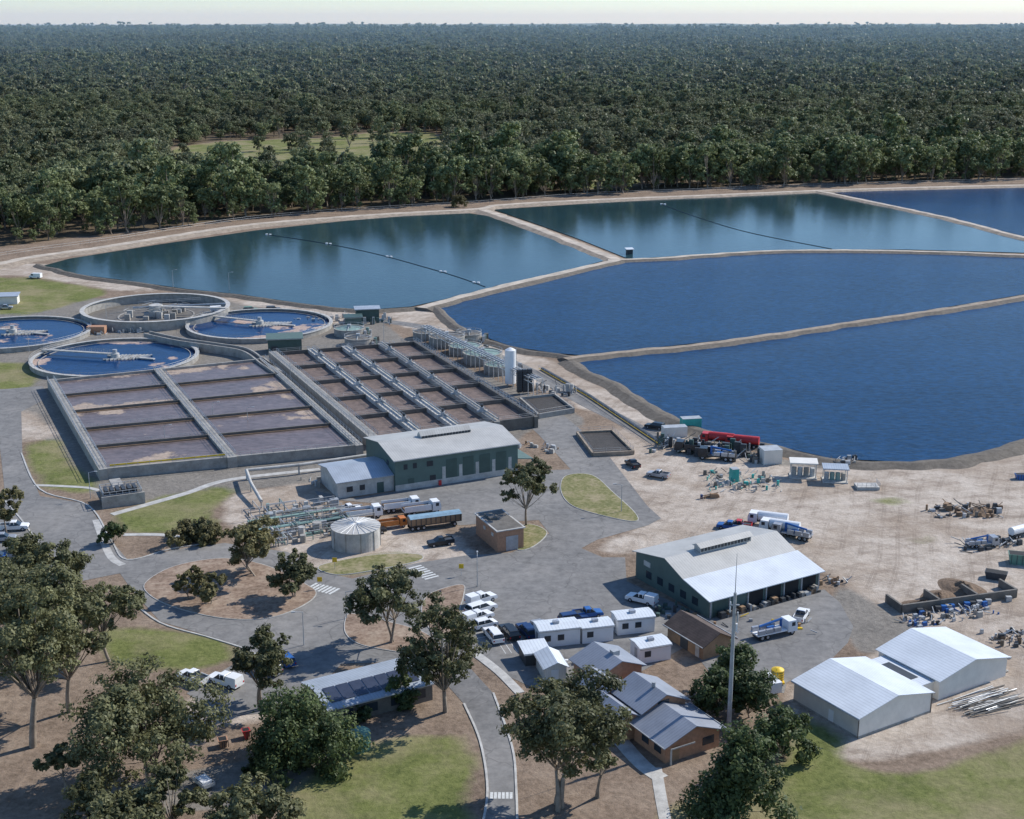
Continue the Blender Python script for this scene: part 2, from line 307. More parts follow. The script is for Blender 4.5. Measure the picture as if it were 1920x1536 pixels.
# ---------------- roads
Z1=.03
sheet('road',[(-60,735),(80,724),(92,745),(40,772),(42,850),(75,930),(165,945),(205,1010),(240,1050),(330,1030),(420,1018),(540,1035),(600,1072),(660,1085),(780,1056),(870,1042),(960,1036),(1030,1000),(1010,975),(860,985),(720,945),(600,935),(590,920),(660,935),(960,885),(1070,880),(1010,815),(960,770),(1040,765),(1130,840),(1215,950),(1240,972),(1215,985),(1120,1012),(1090,1028),(1130,1045),(1172,1045),(1175,1090),(1330,1160),(1545,1105),(1575,1130),(1600,1175),(1590,1205),(1560,1235),(1475,1280),(1470,1300),(1330,1260),(1290,1210),(1130,1300),(1000,1290),(935,1260),(890,1225),(870,1240),(925,1300),(960,1400),(968,1480),(970,1620),(900,1620),(915,1480),(900,1390),(870,1320),(830,1275),(760,1240),(640,1245),(560,1330),(420,1345),(350,1300),(430,1250),(480,1225),(400,1195),(300,1165),(250,1110),(225,1075),(150,1090),(60,1110),(-60,1120),(-60,950),(10,930),(0,840),(-60,800)],Z1,asph,sm=False)
ribbon('access_track',[(700,600),(800,615),(900,655),(1000,700),(1090,750),(1180,795),(1240,830)],5,.05,5.4,asph,asph)
def island(name,px,mat,top=.14):
    p=smooth(W(px,0),True,6); mb=MB().mat(mat)
    mb.poly([(x,y,top+.01) for x,y in p])
    mb.mat(conc_pale)
    for a,b_ in zip(p,p[1:]+p[:1]): mb.wall(a,b_,.3,0,top)
    single(name,mb)
def patchy(name,a,b2,c3):
    m,nt,b=newmat(name); x=ramp(nt,noisef(nt,.2,7,.7),[(.35,a),(.5,b2),(.65,c3)]).outputs[0]
    x=mixc(nt,.4,x,ramp(nt,noisef(nt,1.2,6,.75),[(.35,[v*.5 for v in a]),(.65,[v*1.2 for v in c3])]).outputs[0]); nt.links.new(x,b.inputs['Base Color']); b.inputs['Roughness'].default_value=.95; b.inputs['Specular IOR Level'].default_value=.1; return m
grass_i=patchy('island_grass',(.11,.135,.04),(.19,.19,.07),(.38,.31,.20)); litter=patchy('leaf_litter',(.15,.10,.07),(.27,.185,.135),(.42,.33,.25))
island('traffic_island',[(275,1092),(330,1062),(420,1048),(500,1062),(570,1095),(592,1115),(560,1140),(500,1160),(420,1160),(330,1140),(280,1115)],litter)
island('traffic_island',[(1052,918),(1062,893),(1110,892),(1150,925),(1192,965),(1185,978),(1110,962),(1068,945)],grass_i)
island('traffic_island',[(648,1165),(660,1152),(720,1165),(800,1190),(830,1235),(760,1225),(680,1210),(650,1190)],litter)
island('traffic_island',[(792,1150),(800,1120),(830,1105),(868,1098),(868,1120),(862,1150),(885,1185),(880,1215),(850,1205),(815,1190)],litter)
island('traffic_island',[(975,990),(1000,985),(1025,1000),(1000,1025),(970,1030)],grass_i)
island('traffic_island',[(600,1062),(700,1042),(780,1040),(785,1052),(700,1070),(630,1078)],grass_i)
def kerb(px,w=.32,h=.14,name='kerb',m_=conc_pale): ribbon(name,px,w,h,w,m_,m_,zpx=0)
kerb([(40,850),(75,918),(165,948),(208,1012),(238,1050),(320,1030),(400,1018)])
kerb([(0,930),(40,975),(80,1030)]); kerb([(890,1225),(935,1260),(975,1300)],w=1.6,h=.1,name='footpath')
kerb([(925,1300),(960,1400),(968,1480),(970,1560)]); kerb([(870,1320),(900,1390),(914,1480),(902,1560)]); kerb([(240,1120),(300,1168),(400,1198),(480,1228),(440,1255)])
kerb([(210,965),(270,948),(350,925),(430,900),(600,880)],w=1.8,h=.06,name='footpath')
kerb([(65,910),(120,912),(165,915),(185,920)],w=1.2,h=.06,name='footpath'); kerb([(232,1003),(300,1003),(360,1010)],w=1.4,h=.06,name='footpath')
kerb([(1230,1440),(1240,1500),(1260,1600)],w=1.6,h=.06,name='footpath'); kerb([(180,975),(205,1040),(230,1060)],w=1.5,h=.05,name='footpath')
kerb([(1120,1310),(1150,1370),(1200,1430),(1240,1460)],w=2.4,h=.055,name='footpath')
mb=MB().mat(line_m)
def stripes(mb,u0,v0,u1,v1,n,wd,ln):
    p=G(u0,v0);q=G(u1,v1);dx,dy=q[0]-p[0],q[1]-p[1];l=math.hypot(dx,dy);dx/=l;dy/=l
    for i in range(n):
        t=l*(i+.5)/n; c=(p[0]+dx*t,p[1]+dy*t); mb.wall((c[0]-dy*ln/2,c[1]+dx*ln/2),(c[0]+dy*ln/2,c[1]-dx*ln/2),wd,Z1+.008,Z1+.015)
stripes(mb,582,1098,630,1110,7,.5,3); stripes(mb,775,1062,812,1085,7,.5,3); stripes(mb,918,1492,962,1492,6,.4,1.6)
stripes(mb,870,1150,930,1205,7,.12,5); stripes(mb,935,1215,1010,1205,7,.12,5); stripes(mb,10,985,60,1090,12,.12,4.5)
single('road_markings',mb)
# ---------------- circular tanks
def rotbridge(c,r,ang,z):
    mb=MB().mat(conc_pale); p=(c[0],c[1]);q=(c[0]+r*math.cos(ang),c[1]+r*math.sin(ang))
    mb.wall(p,q,1.4,z,z+.35); nx,ny=-math.sin(ang)*.65,math.cos(ang)*.65
    mb.mat(steel)
    for s in (1,-1): mb.rail([(p[0]+s*nx,p[1]+s*ny,z+.35),(q[0]+s*nx,q[1]+s*ny,z+.35)],1.1,2.)
    mb.mat(conc_pale).cyl(c[0],c[1],0,z+.4,1.3,24); mb.mat(steel).cyl(c[0],c[1],z+.4,z+1.6,.7,12)
    return mb
for u,v,r,ang in ((216,668,25,2.9),(487,606,24.5,2.7),(24,622,25,3.0)):
    c=G(u,v,1.5); c=(c[0],c[1]); wl=MB().mat(concrete).ring(c[0],c[1],0,1.5,r-.5,r,96); wl.mat(conc_pale).ring(c[0],c[1],1.5,1.62,r-1.,r+.2,96); wl.mat(concrete).ring(c[0],c[1],.4,1.0,r-2.6,r-2.4,96)
    wt=MB().mat(w_clar).cyl(c[0],c[1],.2,.8,r-.5,96)
    rl=MB().mat(steel)
    rl.rail([(c[0]+(r)*math.cos(a),c[1]+(r)*math.sin(a),1.6) for a in np.linspace(0,6.283,60)],1.1,3,.03)
    sk=MB().mat(conc_pale)
    for i in range(9):
        sk.mat(random.choice([conc_pale,steel,concrete])).wall((c[0]+i*1.1-2,c[1]-3+i*.2),(c[0]+i*1.1+1.5,c[1]+3.5),.3,.82,1.3)
    sk.mat(conc_pale).wall((c[0]-3,c[1]+2.6),(c[0]+r*.5,c[1]-2.2),1.,1.0,1.3).wall((c[0]-3,c[1]-2.6),(c[0]+r*.42,c[1]+3.4),.5,.9,1.2)
    group('clarifier_tank',{'wall':wl,'water':wt,'handrail':rl,'bridge':rotbridge(c,r,ang,2.),'skimmer_frame':sk})
c=G(292,575,3.4); r=25.5
wl=MB().mat(concrete).ring(c[0],c[1],0,3.2,r-.6,r,96).ring(c[0],c[1],0,.3,r*.5,r*.52,72); wl.mat(conc_pale).ring(c[0],c[1],3.2,3.35,r-1.2,r+.3,96)
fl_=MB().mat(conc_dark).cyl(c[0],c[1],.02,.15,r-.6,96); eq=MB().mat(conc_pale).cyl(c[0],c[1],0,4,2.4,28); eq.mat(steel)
for k in range(22):
    a=random.uniform(0,6.28);b_=random.uniform(2,12); X0=c[0]+b_*math.cos(a);Y0=c[1]+b_*math.sin(a); eq.mat(random.choice([steel,conc_pale,concrete])).box(X0-.8,X0+1.,Y0-.6,Y0+.6,.15,random.uniform(1,3.4))
    eq.beam((X0,Y0,3.5),(X0+random.uniform(-6,6),Y0+random.uniform(-4,4),3),.12)
eq.mat(steel).rail([(c[0]-6,c[1],4),(c[0]+14,c[1]+8,4)]).rail([(c[0]-10,c[1]-3,3),(c[0]+10,c[1]-5,3)]).beam((c[0]-8,c[1],3),(c[0]+24,c[1]+4,3.6),.4)
eq.mat(conc_pale).wall((c[0],c[1]),(c[0]+r,c[1]-3),1.6,3.4,3.7); eq.mat(brick).box(c[0]-16,c[0]-10,c[1]-29,c[1]-26,0,2.4)
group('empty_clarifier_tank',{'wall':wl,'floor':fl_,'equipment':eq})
# ---------------- rectangular tanks
def Qf(NL,NR,FR,FL,z):
    a,b_,c_,d=[np.array(G(*p,z)) for p in (NL,NR,FR,FL)]
    return lambda s,t:(a*(1-s)+b_*s)*(1-t)+(d*(1-s)+c_*s)*t
zt=2.6
q=Qf((192,878),(672,833),(492,672),(95,712),zt)
wl=MB().mat(concrete);rw=MB().mat(conc_dark);wt=MB().mat(w_prim);rl=MB().mat(steel);wk=MB().mat(conc_pale)
for s,w in ((0,1.8),(.49,2.2),(1,1.8)):
    wl.wall(q(s,-.01),q(s,1.01),w,0,zt)
    for o in (-.5,.5):
        p0=q(s,0);p1=q(s,1);d=(p1-p0)/np.linalg.norm(p1-p0);n_=np.array([-d[1],d[0],0])*w*o; rl.rail([tuple(p0+n_),tuple(p1+n_)],1.1,2.5,.06)
rows=[0,.215,.4,.6,.8,1]
for i,t in enumerate(rows):
    (wl if t in(0,1) else rw).wall(q(.01,t),q(.48,t),.7 if t in (0,1) else .45,0,zt-.05); (wl if t in(0,1) else rw).wall(q(.50,t),q(.99,t),.7 if t in (0,1) else .45,0,zt-.06)
    if 0<t<1:
        rl.rail([tuple(q(.01,t)),tuple(q(.48,t))],.8,4,.03)
        wk.mat(timber).wall(q(.03,t-.012),q(.47,t-.012),.25,zt-.8,zt-.5).wall(q(.52,t-.012),q(.97,t-.012),.25,zt-.8,zt-.5)
rl.rail([tuple(q(0,-.01)),tuple(q(1,-.01))],1.1,2.5)
v4=[q(0,0),q(1,0),q(1,1),q(0,1)]; wt.poly([(p[0],p[1],zt-.75) for p in v4])
ye=MB().mat(yellow).wall(q(.03,.012),q(.47,.012),.12,zt-.1,zt+.35)
group('settling_tank_block',{'walls':wl,'row_walls':rw,'water':wt,'handrails':rl,'weirs':wk,'safety_barrier':ye})
q2=Qf((700,818),(1003,780),(778,640),(512,660),zt+.4); zz=zt+.4
wl=MB().mat(concrete);rw=MB().mat(conc_dark);wt=MB().mat(w_aer);rl=MB().mat(steel);wk=MB().mat(conc_pale);mo=MB().mat(dkmetal)
for s,w,mm in ((0,2.4,concrete),(.26,2.0,conc_pale),(.5,2.0,conc_pale),(.75,1.5,concrete),(1,1.0,conc_dark)):
    wl.mat(mm).wall(q2(s,-.01),q2(s,1.01),w,0,zz)
    p0=q2(s,0);p1=q2(s,1);d=(p1-p0)/np.linalg.norm(p1-p0)
    for o in (-.5,.5):
        n_=np.array([-d[1],d[0],0])*w*o; rl.rail([tuple(p0+n_),tuple(p1+n_)],1.1,2.2,.06)
    if s in(.26,.5,.75):
        for t in (.1,.3,.5,.7,.9):
            p=q2(s,t); mo.mat(conc_pale).box(p[0]-1.4,p[0]+1.4,p[1]-.9,p[1]+.9,zz,zz+.3); mo.mat(steel).box(p[0]-.5,p[0]+.5,p[1]-.5,p[1]+.5,zz+.3,zz+1.2); mo.mat(dkmetal).cyl(p[0],p[1],zz+1.2,zz+2.,.35,10)
        wk.beam(tuple(p0+np.array([.5,.2,.5])),tuple(p1+np.array([.5,.2,.5])),.2)
for i in range(6):
    t=i/5
    rw.wall(q2(0,t),q2(1,t),.6,0,zz-.06); rl.rail([tuple(q2(0,t)),tuple(q2(1,t))],.9,4,.03)
wt.poly([(p[0],p[1],zz-1.15) for p in (q2(0,0),q2(1,0),q2(1,1),q2(0,1))])
group('aeration_tank_block',{'walls':wl,'row_walls':rw,'mixed_liquor':wt,'handrails':rl,'air_pipes':wk,'aerator_motors':mo})
mb=MB().mat(concrete)
ch=smooth(W([(270,625),(330,638),(400,648),(455,658),(490,682),(520,702)],2.5),False,6)
for a,b_ in zip(ch[:-1],ch[1:]):
    mb.wall(a,b_,.5,0,2.6); mb.wall((a[0]+1,a[1]+3),(b_[0]+1,b_[1]+3),.5,0,2.6); mb.mat(conc_dark).wall((a[0]+.5,a[1]+1.5),(b_[0]+.5,b_[1]+1.5),2.2,0,1.9); mb.mat(concrete)
single('concrete_channel',mb)
p=G(228,940); mb=MB().mat(conc_dark).box(-4,4,-3,3,0,2.2); mb.mat(concrete).box(-4.5,4.5,-3.5,-3,0,2.6); mb.mat(steel).rail([(-4,-3,2.2),(4,-3,2.2),(4,3,2.2),(-4,3,2.2),(-4,-3,2.2)],1.2,1.2,.06)
mb.mat(dkmetal)
for i in range(6): mb.box(-3.5+i*1.2,-2.8+i*1.2,-2,1,2.2,3.4)
mb.mat(concrete).box(-1.2,1.2,3,9,1.8,2.4)
single('inlet_screen_structure',mb,p,.42)
for u,v,r,h in ((800,628,4.5,2.2),(838,640,5.8,2.8),(872,655,5.2,2.2),(905,672,6.,2.8),(937,692,4.6,2.4),(655,622,5,2.2),(672,640,4.4,2.2),(880,634,4,2.6)):
    p=G(u,v+6); mb=MB().mat(concrete).cyl(0,0,0,h,r,32); mb.mat(concrete).ring(0,0,h,h+.25,r-.4,r+.12,32); mb.mat(greenpipe if (u+v)%2 else conc_dark).cyl(0,0,h,h+.3,r-.4,32,r*.6); mb.mat(steel)
    for k in range(12):
        a=k*.5236; mb.beam((r*math.cos(a),r*math.sin(a),h),(r*math.cos(a),r*math.sin(a),h+1.1),.05,4)
        if k%3==0: mb.beam((r*math.cos(a),r*math.sin(a),h+.3),(0,0,h+.8),.12,5)
    mb.ring(0,0,h+1.05,h+1.12,r-.04,r+.04,24); mb.box(-.6,.6,-.6,.6,h+.3,h+1.4)
    for k in range(5): mb.mat(random.choice([steel,conc_dark,greenpipe])).box(r+.2+k*.2,r+1+k*.3,-3+k*1.2,-2.3+k*1.2,0,random.uniform(.8,2.6))
    single('digester_tank',mb,p)
mb=MB().mat(steel); a=np.array(G(790,612,5.5));b_=np.array(G(1000,712,5.5))
for k in range(26):
    t=k/25;p=a+(b_-a)*t; mb.beam((p[0],p[1],0),tuple(p),.12,5); mb.beam(tuple(p),(p[0]+2.5,p[1]+1.6,p[2]),.1,4); mb.beam((p[0]+2.5,p[1]+1.6,0),(p[0]+2.5,p[1]+1.6,5.5),.12,5)
    if k<25:
        p2=a+(b_-a)*(k+1)/25; mb.beam((p[0],p[1],4.3),(p2[0],p2[1],5.5),.07,4)
for o,z in ((0,5.5),(.8,5.6),(1.7,5.6),(2.5,5.5),(0,4.3)): mb.beam((a[0]+o,a[1]+o*.64,z),(b_[0]+o,b_[1]+o*.64,z),.22 if 0<o<2 else .12)
single('pipe_gantry',mb)
p=G(957,724); mb=MB().mat(white).cyl(0,0,.9,10.6,1.55,32).cyl(0,0,10.6,11.2,1.55,32,.5); mb.mat(steel)
for k in range(4): a_=k*1.57+.78; mb.beam((1.3*math.cos(a_),1.3*math.sin(a_),0),(1.3*math.cos(a_),1.3*math.sin(a_),1),.15)
mb.beam((1.7,0,0),(1.7,0,11),.06)
single('liquid_gas_tank',mb,p)
p=G(984,738); mb=MB().mat(dkmetal)
for i in range(3):
    mb.box(-2.2+i*1.5,-1+i*1.5,-.6,.6,.5,7)
    for k in range(9): mb.box(-2.3+i*1.5,-.9+i*1.5,-.75,.75,.9+k*.7,1.0+k*.7)
single('gas_vaporiser',mb,p,.3)
def basin(name,px,h,mt,content):
    P=[G(u,v,h) for u,v in px]; w_=MB().mat(mt); n=len(P)
    for i in range(n): w_.wall(P[i],P[(i+1)%n],.5,0,h)
    c_=MB().mat(content).poly([(x,y,h*.55) for x,y,z in P]); r_=MB().mat(steel).rail(P+[P[0]],1,2.5,.03)
    group(name,{'walls':w_,'sludge':c_,'handrail':r_})
basin('sludge_basin',[(1082,809),(1148,806),(1188,845),(1112,849)],1.0,bank_m,slurry)
basin('sludge_basin',[(975,745),(1040,738),(1076,765),(1010,776)],1.4,concrete,slurry)
for i,(a0,a1) in enumerate((((1010,690),(1100,742)),((1100,742),(1240,835)))):
    mb=MB(); a=G(*a0,.8);b_=G(*a1,.8); mb.mat(yellow).beam((a[0],a[1],.75),(b_[0],b_[1],.75),.08); mb.mat(dkmetal).wall((a[0]+1,a[1]+1),(b_[0]+1,b_[1]+1),.7,.1,.7); mb.mat(steel).rail([a,b_],.8,4)
    single('pipe_rack',mb)
# ---------------- buildings
R=math.radians
def roof(o,prof,L,axis,mat,oh=.5,th=.12,off=.03):
    mb=MB().mat(mat); n=len(prof)
    for i in range(n-1):
        (a0,z0),(a1,z1)=prof[i],prof[i+1]; sl=(z1-z0)/((a1-a0) or 1)
        if i==0: a0-=oh; z0-=oh*sl
        if i==n-2: a1+=oh; z1+=oh*sl
        mb.prism(axis,[(a0,z0+off),(a1,z1+off),(a1,z1+off+th),(a0,z0+off+th)],-oh,L+oh)
    return mb
def bld(name,u,v,ang,w,d,prof,axis,wm,rm,openings=(),extra=None,oh=.5):
    A_=d if axis=='x' else w; Lx=w if axis=='x' else d
    wl=MB().mat(wm).prism(axis,[(0,0)]+list(prof)+[(A_,0)],0,Lx)
    parts={'walls':wl,'roof':roof(None,prof,Lx,axis,rm,oh)}
    for fc,a0,a1,z0,z1,mt,pn in openings:
        mb=parts.setdefault(pn,MB()).mat(mt)
        if fc=='f': mb.box(a0,a1,-.06,.05,z0,z1)
        elif fc=='b': mb.box(a0,a1,d-.05,d+.06,z0,z1)
        elif fc=='l': mb.box(-.06,.05,a0,a1,z0,z1)
        elif fc=='r': mb.box(w-.05,w+.06,a0,a1,z0,z1)
    gt=parts['gutters']=MB().mat(steel)
    (a0,z0),(a1,z1)=prof[0],prof[-1]
    for a,z in ((a0-oh-.12,z0-.15),(a1+oh,z1-.15)):
        if axis=='x': gt.box(-oh,Lx+oh,a,a+.12,z,z+.14)
        else: gt.box(a,a+.12,-oh,Lx+oh,z,z+.14)
    if extra: extra(parts)
    return group(name,parts,G(u,v),R(ang))
def ex1(P):
    m_=MB().mat(roof_tan).prism('x',[(8.4,9.2),(9.5,10.1),(10.6,9.2)],9.5,22); P['roof_monitor']=m_
    v=P.setdefault('vents',MB()).mat(dkmetal)
    for i in range(16): v.box(9.8+i*.76,10.3+i*.76,8.15,8.35,8.75,9.25)
    m_.box(9.5,22,8.4,10.6,8.0,9.2)
    P['annex_walls']=MB().mat(conc_pale).prism('x',[(1,0),(1,3.6),(7,5.2),(13,4.2),(13,0)],-13,-.02)
    r_=MB().mat(roof_blue)
    r_.prism('x',[(.5,3.6),(7,5.25),(7,5.4),(.5,3.75)],-13.5,-.1).prism('x',[(7,5.25),(13.5,4.2),(13.5,4.35),(7,5.4)],-13.5,-.1); P['annex_roof']=r_
    P['annex_openings']=MB().mat(glass).box(-11,-9.6,.93,1.05,1.2,2.4).box(-8,-6.8,.93,1.05,1.2,2.4); P['annex_openings'].mat(green_dark).box(-4,-2.4,.93,1.05,0,2.4)
    P['side_lean_to']=MB().mat(green_clad).prism('y',[(30.02,3.4),(34,2.8),(34,3.0),(30.02,3.6)],0,16).box(33.7,34,0,.3,0,2.8).box(33.7,34,15.7,16,0,2.8)
    tr=MB().mat(conc_pale); tr.box(-.04,30,-.08,.02,0,1.4); P['plinth']=tr
    P['fire_hydrant_box']=MB().mat(red).box(10.2,10.8,-.5,-.1,0,1.2)
ops=[('f',12.2+i*4.1,14.8+i*4.1,0,5.8,green_dark,'roller_doors') for i in range(4)]+[('f',2+i*2.2,2.9+i*2.2,4.8,6.0,glass,'windows') for i in range(2)]+[('f',7.5,9,4.8,6.,glass,'windows'),('f',3,4.4,.1,2.6,green_dark,'doors'),('f',8.2,9.6,1.4,2.6,glass,'windows'),('l',4,5.2,5,6,glass,'windows')]
ops+=[('f',11.2+i*4.1,12.0+i*4.1,0,4.2,conc_pale,'columns') for i in range(5)]
bld('process_hall',742,922,25.5,30,19,[(0,7.2),(9.5,8.8),(19,7.2)],'x',green_clad,roof_tan,ops,ex1)
def exb(P):
    P['parapet']=MB().mat(conc_pale).box(-.3,5.9,-.3,11.3,4.3,4.5); P['roof_boxes']=MB().mat(conc_dark).box(1,2.6,6,9,4.54,4.9)
    P.pop('gutters'); P['roof']=MB().mat(conc_dark).box(.1,5.5,.1,10.9,4.5,4.53)
bld('brick_substation',933,1036,24,5.6,11,[(0,4.3),(11,4.3)],'x',brick,roof_grey,[('f',1.8,4.4,0,3.0,silver,'doors'),('l',2,3,2.6,3.3,conc_pale,'vents'),('l',6,7,2.6,3.3,conc_pale,'vents')],exb)
def exw(P):
    P['roof_monitor']=MB().mat(roof_tan).box(7,19,11.4,13.2,6.2,7.9).prism('x',[(11,7.9),(12.3,8.5),(13.6,7.9)],6.7,19.3)
    v=P.setdefault('vents',MB()).mat(dkmetal)
    for i in range(15): v.box(7.2+i*.78,7.7+i*.78,11.3,11.45,7.1,7.75)
    P['lean_to_roof']=MB().mat(roof_white).prism('x',[(-.9,3.45),(6.6,5.0),(6.6,5.14),(-.9,3.6)],-.6,26.3)
    c_=MB().mat(steel)
    for i in range(7): c_.box(.2+i*4.2,.45+i*4.2,-.25,0,0,3.5)
    P['posts']=c_
    cl=MB().mat(steel)
    for i in range(40):
        x=random.uniform(1,25); cl.mat(random.choice([steel,dkmetal,timber,conc_dark,dkmetal,concrete])).box(x,x+random.uniform(.3,1.1),-1.6,-.5,0.03,random.uniform(.3,1.4))
    P['stored_items']=cl
bld('maintenance_workshop',1328,1160,31,25.6,21.5,[(0,3.5),(6.8,4.9),(12.3,7.0),(21.5,5.2)],'x',green_clad,roof_tan,
 [('f',8.7+i*4.2,12.3+i*4.2,0,3.2,black,'open_bays') for i in range(4)]+[('l',3+i*3.4,4.6+i*3.4,1.2,2.6,glass,'windows') for i in range(5)]+[('l',17,19,3.4,4.4,conc_pale,'wall_sign'),('f',1,4,0,3,green_dark,'doors')],exw)
def exs(P):
    P['walls'].mat(cream).prism('y',[(19,0),(19,3.3),(26.5,5.0),(34.4,3.3),(34.4,0)],2,14.5)
    P['walls'].box(15.02,18.98,3,13,0,2.8)
    r_=P['roof'].mat(roof_white)
    for a0,z0,a1,z1 in ((18.6,3.25,26.5,5.03),(26.5,5.03,34.8,3.25)): r_.prism('y',[(a0,z0),(a1,z1),(a1,z1+.12),(a0,z0+.12)],1.6,14.9)
    r_.box(15.03,18.97,2.8,13.2,2.8,2.95); P['skylight']=MB().mat(dkmetal).box(15.6,17.6,5,11,2.96,3.02)
    P['downpipes']=MB().mat(conc_dark).box(-.1,0,-.1,0,0,3.3).box(15.0,15.12,-.12,0,0,3.3)
    P['plinth']=MB().mat(concrete).box(-.06,15.06,-.06,-.01,0,.3).box(-.06,-.01,-.01,13.5,0,.3)
bld('storage_shed',1608,1385,31.5,15,13.5,[(0,3.3),(7.5,4.9),(15,3.3)],'y',cream,roof_white,[('l',5,6,0,2.1,white,'doors')],exs,oh=.35)
def exo(P):
    w_=P['walls']; r_=P['roof']
    def blk(x0,x1,y0,y1,h,rise,ax,rm=roof_grey):
        w_.mat(brick)
        w_.prism('y',[(x0,0),(x0,h),((x0+x1)/2,h+rise),(x1,h),(x1,0)],y0,y1); c_=(x0+x1)/2; s=rise/(c_-x0); o=.7
        r_.mat(rm).prism('y',[(x0-o,h-o*s+.03),(c_,h+rise+.03),(c_,h+rise+.16),(x0-o,h-o*s+.16)],y0-.5,y1+.5).prism('y',[(c_,h+rise+.03),(x1+o,h-o*s+.03),(x1+o,h-o*s+.16),(c_,h+rise+.16)],y0-.5,y1+.5)
    blk(1.5,9,7.5,15,4.3,1.7,'y'); blk(-2,5,15,21,3.2,2.,'y'); blk(2,10,20,27,4.2,1.6,'y'); blk(-3,2,8,15,3.0,1.3,'y')
    P['windows']=MB().mat(glass)
    for y_ in (1,4,9,12,17): P['windows'].box(-.08 if y_<8 else -3.08,0 if y_<8 else -3,y_,y_+1.6,1,2.2)
    P['windows'].box(6.5,8.5,-.08,0,1,2.2).box(4,6,7.42,7.5,4.5,5.1)
    P['porch']=MB().mat(conc_pale).box(.3,4.5,-.9,-.75,2.4,2.6).box(.3,.5,-.9,-.7,0,2.4)
    P['roof_vents']=MB().mat(steel).cyl(5,10,6.2,6.9,.3,10).cyl(0,18,5,5.7,.3,10).box(6,7.2,22,23,5.6,6.4)
bld('brick_office',1247,1432,30,9.5,7.5,[(0,3),(4.75,4.8),(9.5,3)],'y',brick,roof_grey,[('f',1.2,2.4,0,2.2,timber,'door')],exo,oh=.8)
def port(name,u,v,ang,w,d,h,wm=white,rm=roof_white):
    o=[('f',.8+i*2.3,1.9+i*2.3,1.1,2.1,glass,'windows') for i in range(int((w-1)/2.3))]+[('l',d*.3,d*.55,.2,2.2,silver,'door')]
    def e(P): P['base']=MB().mat(dkmetal).box(.2,w-.2,.2,d-.2,-.0,.3); P['aircon']=MB().mat(silver).box(w*.4,w*.4+1,d*.4,d*.4+.8,h+.3,h+.8)
    bld(name,u,v,ang,w,d,[(0,h),(d/2,h+.25),(d,h)],'x',wm,rm,o,e,oh=.15)
port('portable_office',1012,1216,14,7.0,4,3.0); port('portable_office',1092,1208,14,5.4,3.4,2.8); port('portable_office',1158,1192,14,6.6,3.6,2.8)
port('portable_office',1200,1246,20,5.5,3.8,2.7)
bld('garden_shed',1022,1280,14,3.5,5.5,[(0,2.4),(2.,3.2),(3.5,2.4)],'y',cream,roof_white,[('f',1,2.2,0,2,white,'door')],oh=.3)
bld('carport',985,1250,14,4,4,[(0,2.2),(4,2.4)],'x',dkmetal,roof_white,oh=.3)
bld('timber_store',1318,1238,31,6,9.5,[(0,2.6),(3,4.2),(6,2.6)],'y',timber,roof_rust,[('l',1,2,0,2,conc_pale,'door'),('l',4,6,0,2.2,dkmetal,'door')],oh=.6)
def exd(P):
    s_=P['solar_panels']=MB().mat(solar)
    for i in range(7): s_.prism('x',[(.9,3.42),(4.4,4.1),(4.4,4.15),(.9,3.47)],.8+i*2.1,2.7+i*2.1)
bld('depot_shed',618,1364,30,17,9.5,[(0,3.),(4.8,3.95),(9.5,3.)],'x',conc_dark,roof_blue,[('f',2+i*4,3.8+i*4,.8,2.2,glass,'windows') for i in range(4)],exd)
bld('green_control_hut',503,663,10,10.5,6,[(0,4.5),(6,4.9)],'x',green_dark,green_clad,[('f',1,3,0,2.2,dkmetal,'door')])
bld('green_pump_hut',648,612,10,5.5,4,[(0,3),(4,3.2)],'x',green_clad,green_dark); bld('pump_shelter',668,604,10,8,4,[(0,4.4),(4,4.6)],'x',green_dark,roof_blue)
bld('control_hut',-15,572,10,9,5,[(0,3),(5,3.4)],'x',cream,roof_blue); bld('jetty_hut',1176,478,10,2.6,2.6,[(0,2.4),(2.6,2.6)],'x',dkmetal,roof_white)
p=G(668,1022); mb=MB().mat(conc_pale).cyl(0,0,0,4.1,4.8,48); mb.mat(conc_pale).cyl(0,0,4.1,4.6,4.95,48,.4)
for k in range(24): a=k*.2618; mb.mat(white).beam((4.95*math.cos(a),4.95*math.sin(a),4.15),(.4*math.cos(a),.4*math.sin(a),4.66),.05,4)
mb.mat(concrete)
for k in range(10): a=k*.628; mb.box(4.8*math.cos(a)-.1,4.8*math.cos(a)+.1,4.8*math.sin(a)-.1,4.8*math.sin(a)+.1,0,4)
single('water_storage_tank',mb,p)
p=G(672,1402); mb=MB().mat(tankgreen).cyl(0,0,0,2.5,1.75,32).cyl(0,0,2.5,2.9,1.8,32,.3)
for k in range(6): mb.ring(0,0,.3+k*.38,.38+k*.38,1.7,1.79,32)
single('rainwater_tank',mb,p)
p=G(560,985); mb=MB()
for k in range(130):
    x=random.uniform(-11,11);y_=random.uniform(-10,10); mm=random.choice([greenpipe,steel,concrete,conc_dark,steel,conc_pale]); mb.mat(mm); h=random.uniform(.4,2.2)
    t=random.random()
    if t<.25: mb.box(x,x+random.uniform(.5,2.),y_,y_+random.uniform(.5,1.6),0,h)
    elif t<.4: mb.cyl(x,y_,0,h,random.uniform(.3,1.1),14)
    else:
        l=random.uniform(2,8); a=random.choice([0,1.57]); mb.beam((x,y_,h),(x+l*math.cos(a),y_+l*math.sin(a),h),.11)
        mb.beam((x,y_,0),(x,y_,h),.11); mb.beam((x+l*math.cos(a),y_+l*math.sin(a),0),(x+l*math.cos(a),y_+l*math.sin(a),h),.11)
mb.mat(steel)
for y_ in (-8,-3,2,7): mb.rail([(-10,y_,1.6),(10,y_,1.6)],1.1,1.8,.05)
mb.mat(greenpipe).box(-10,10,-3.5,-2.4,1.4,1.6).box(-10,9,2,3,1.4,1.6)
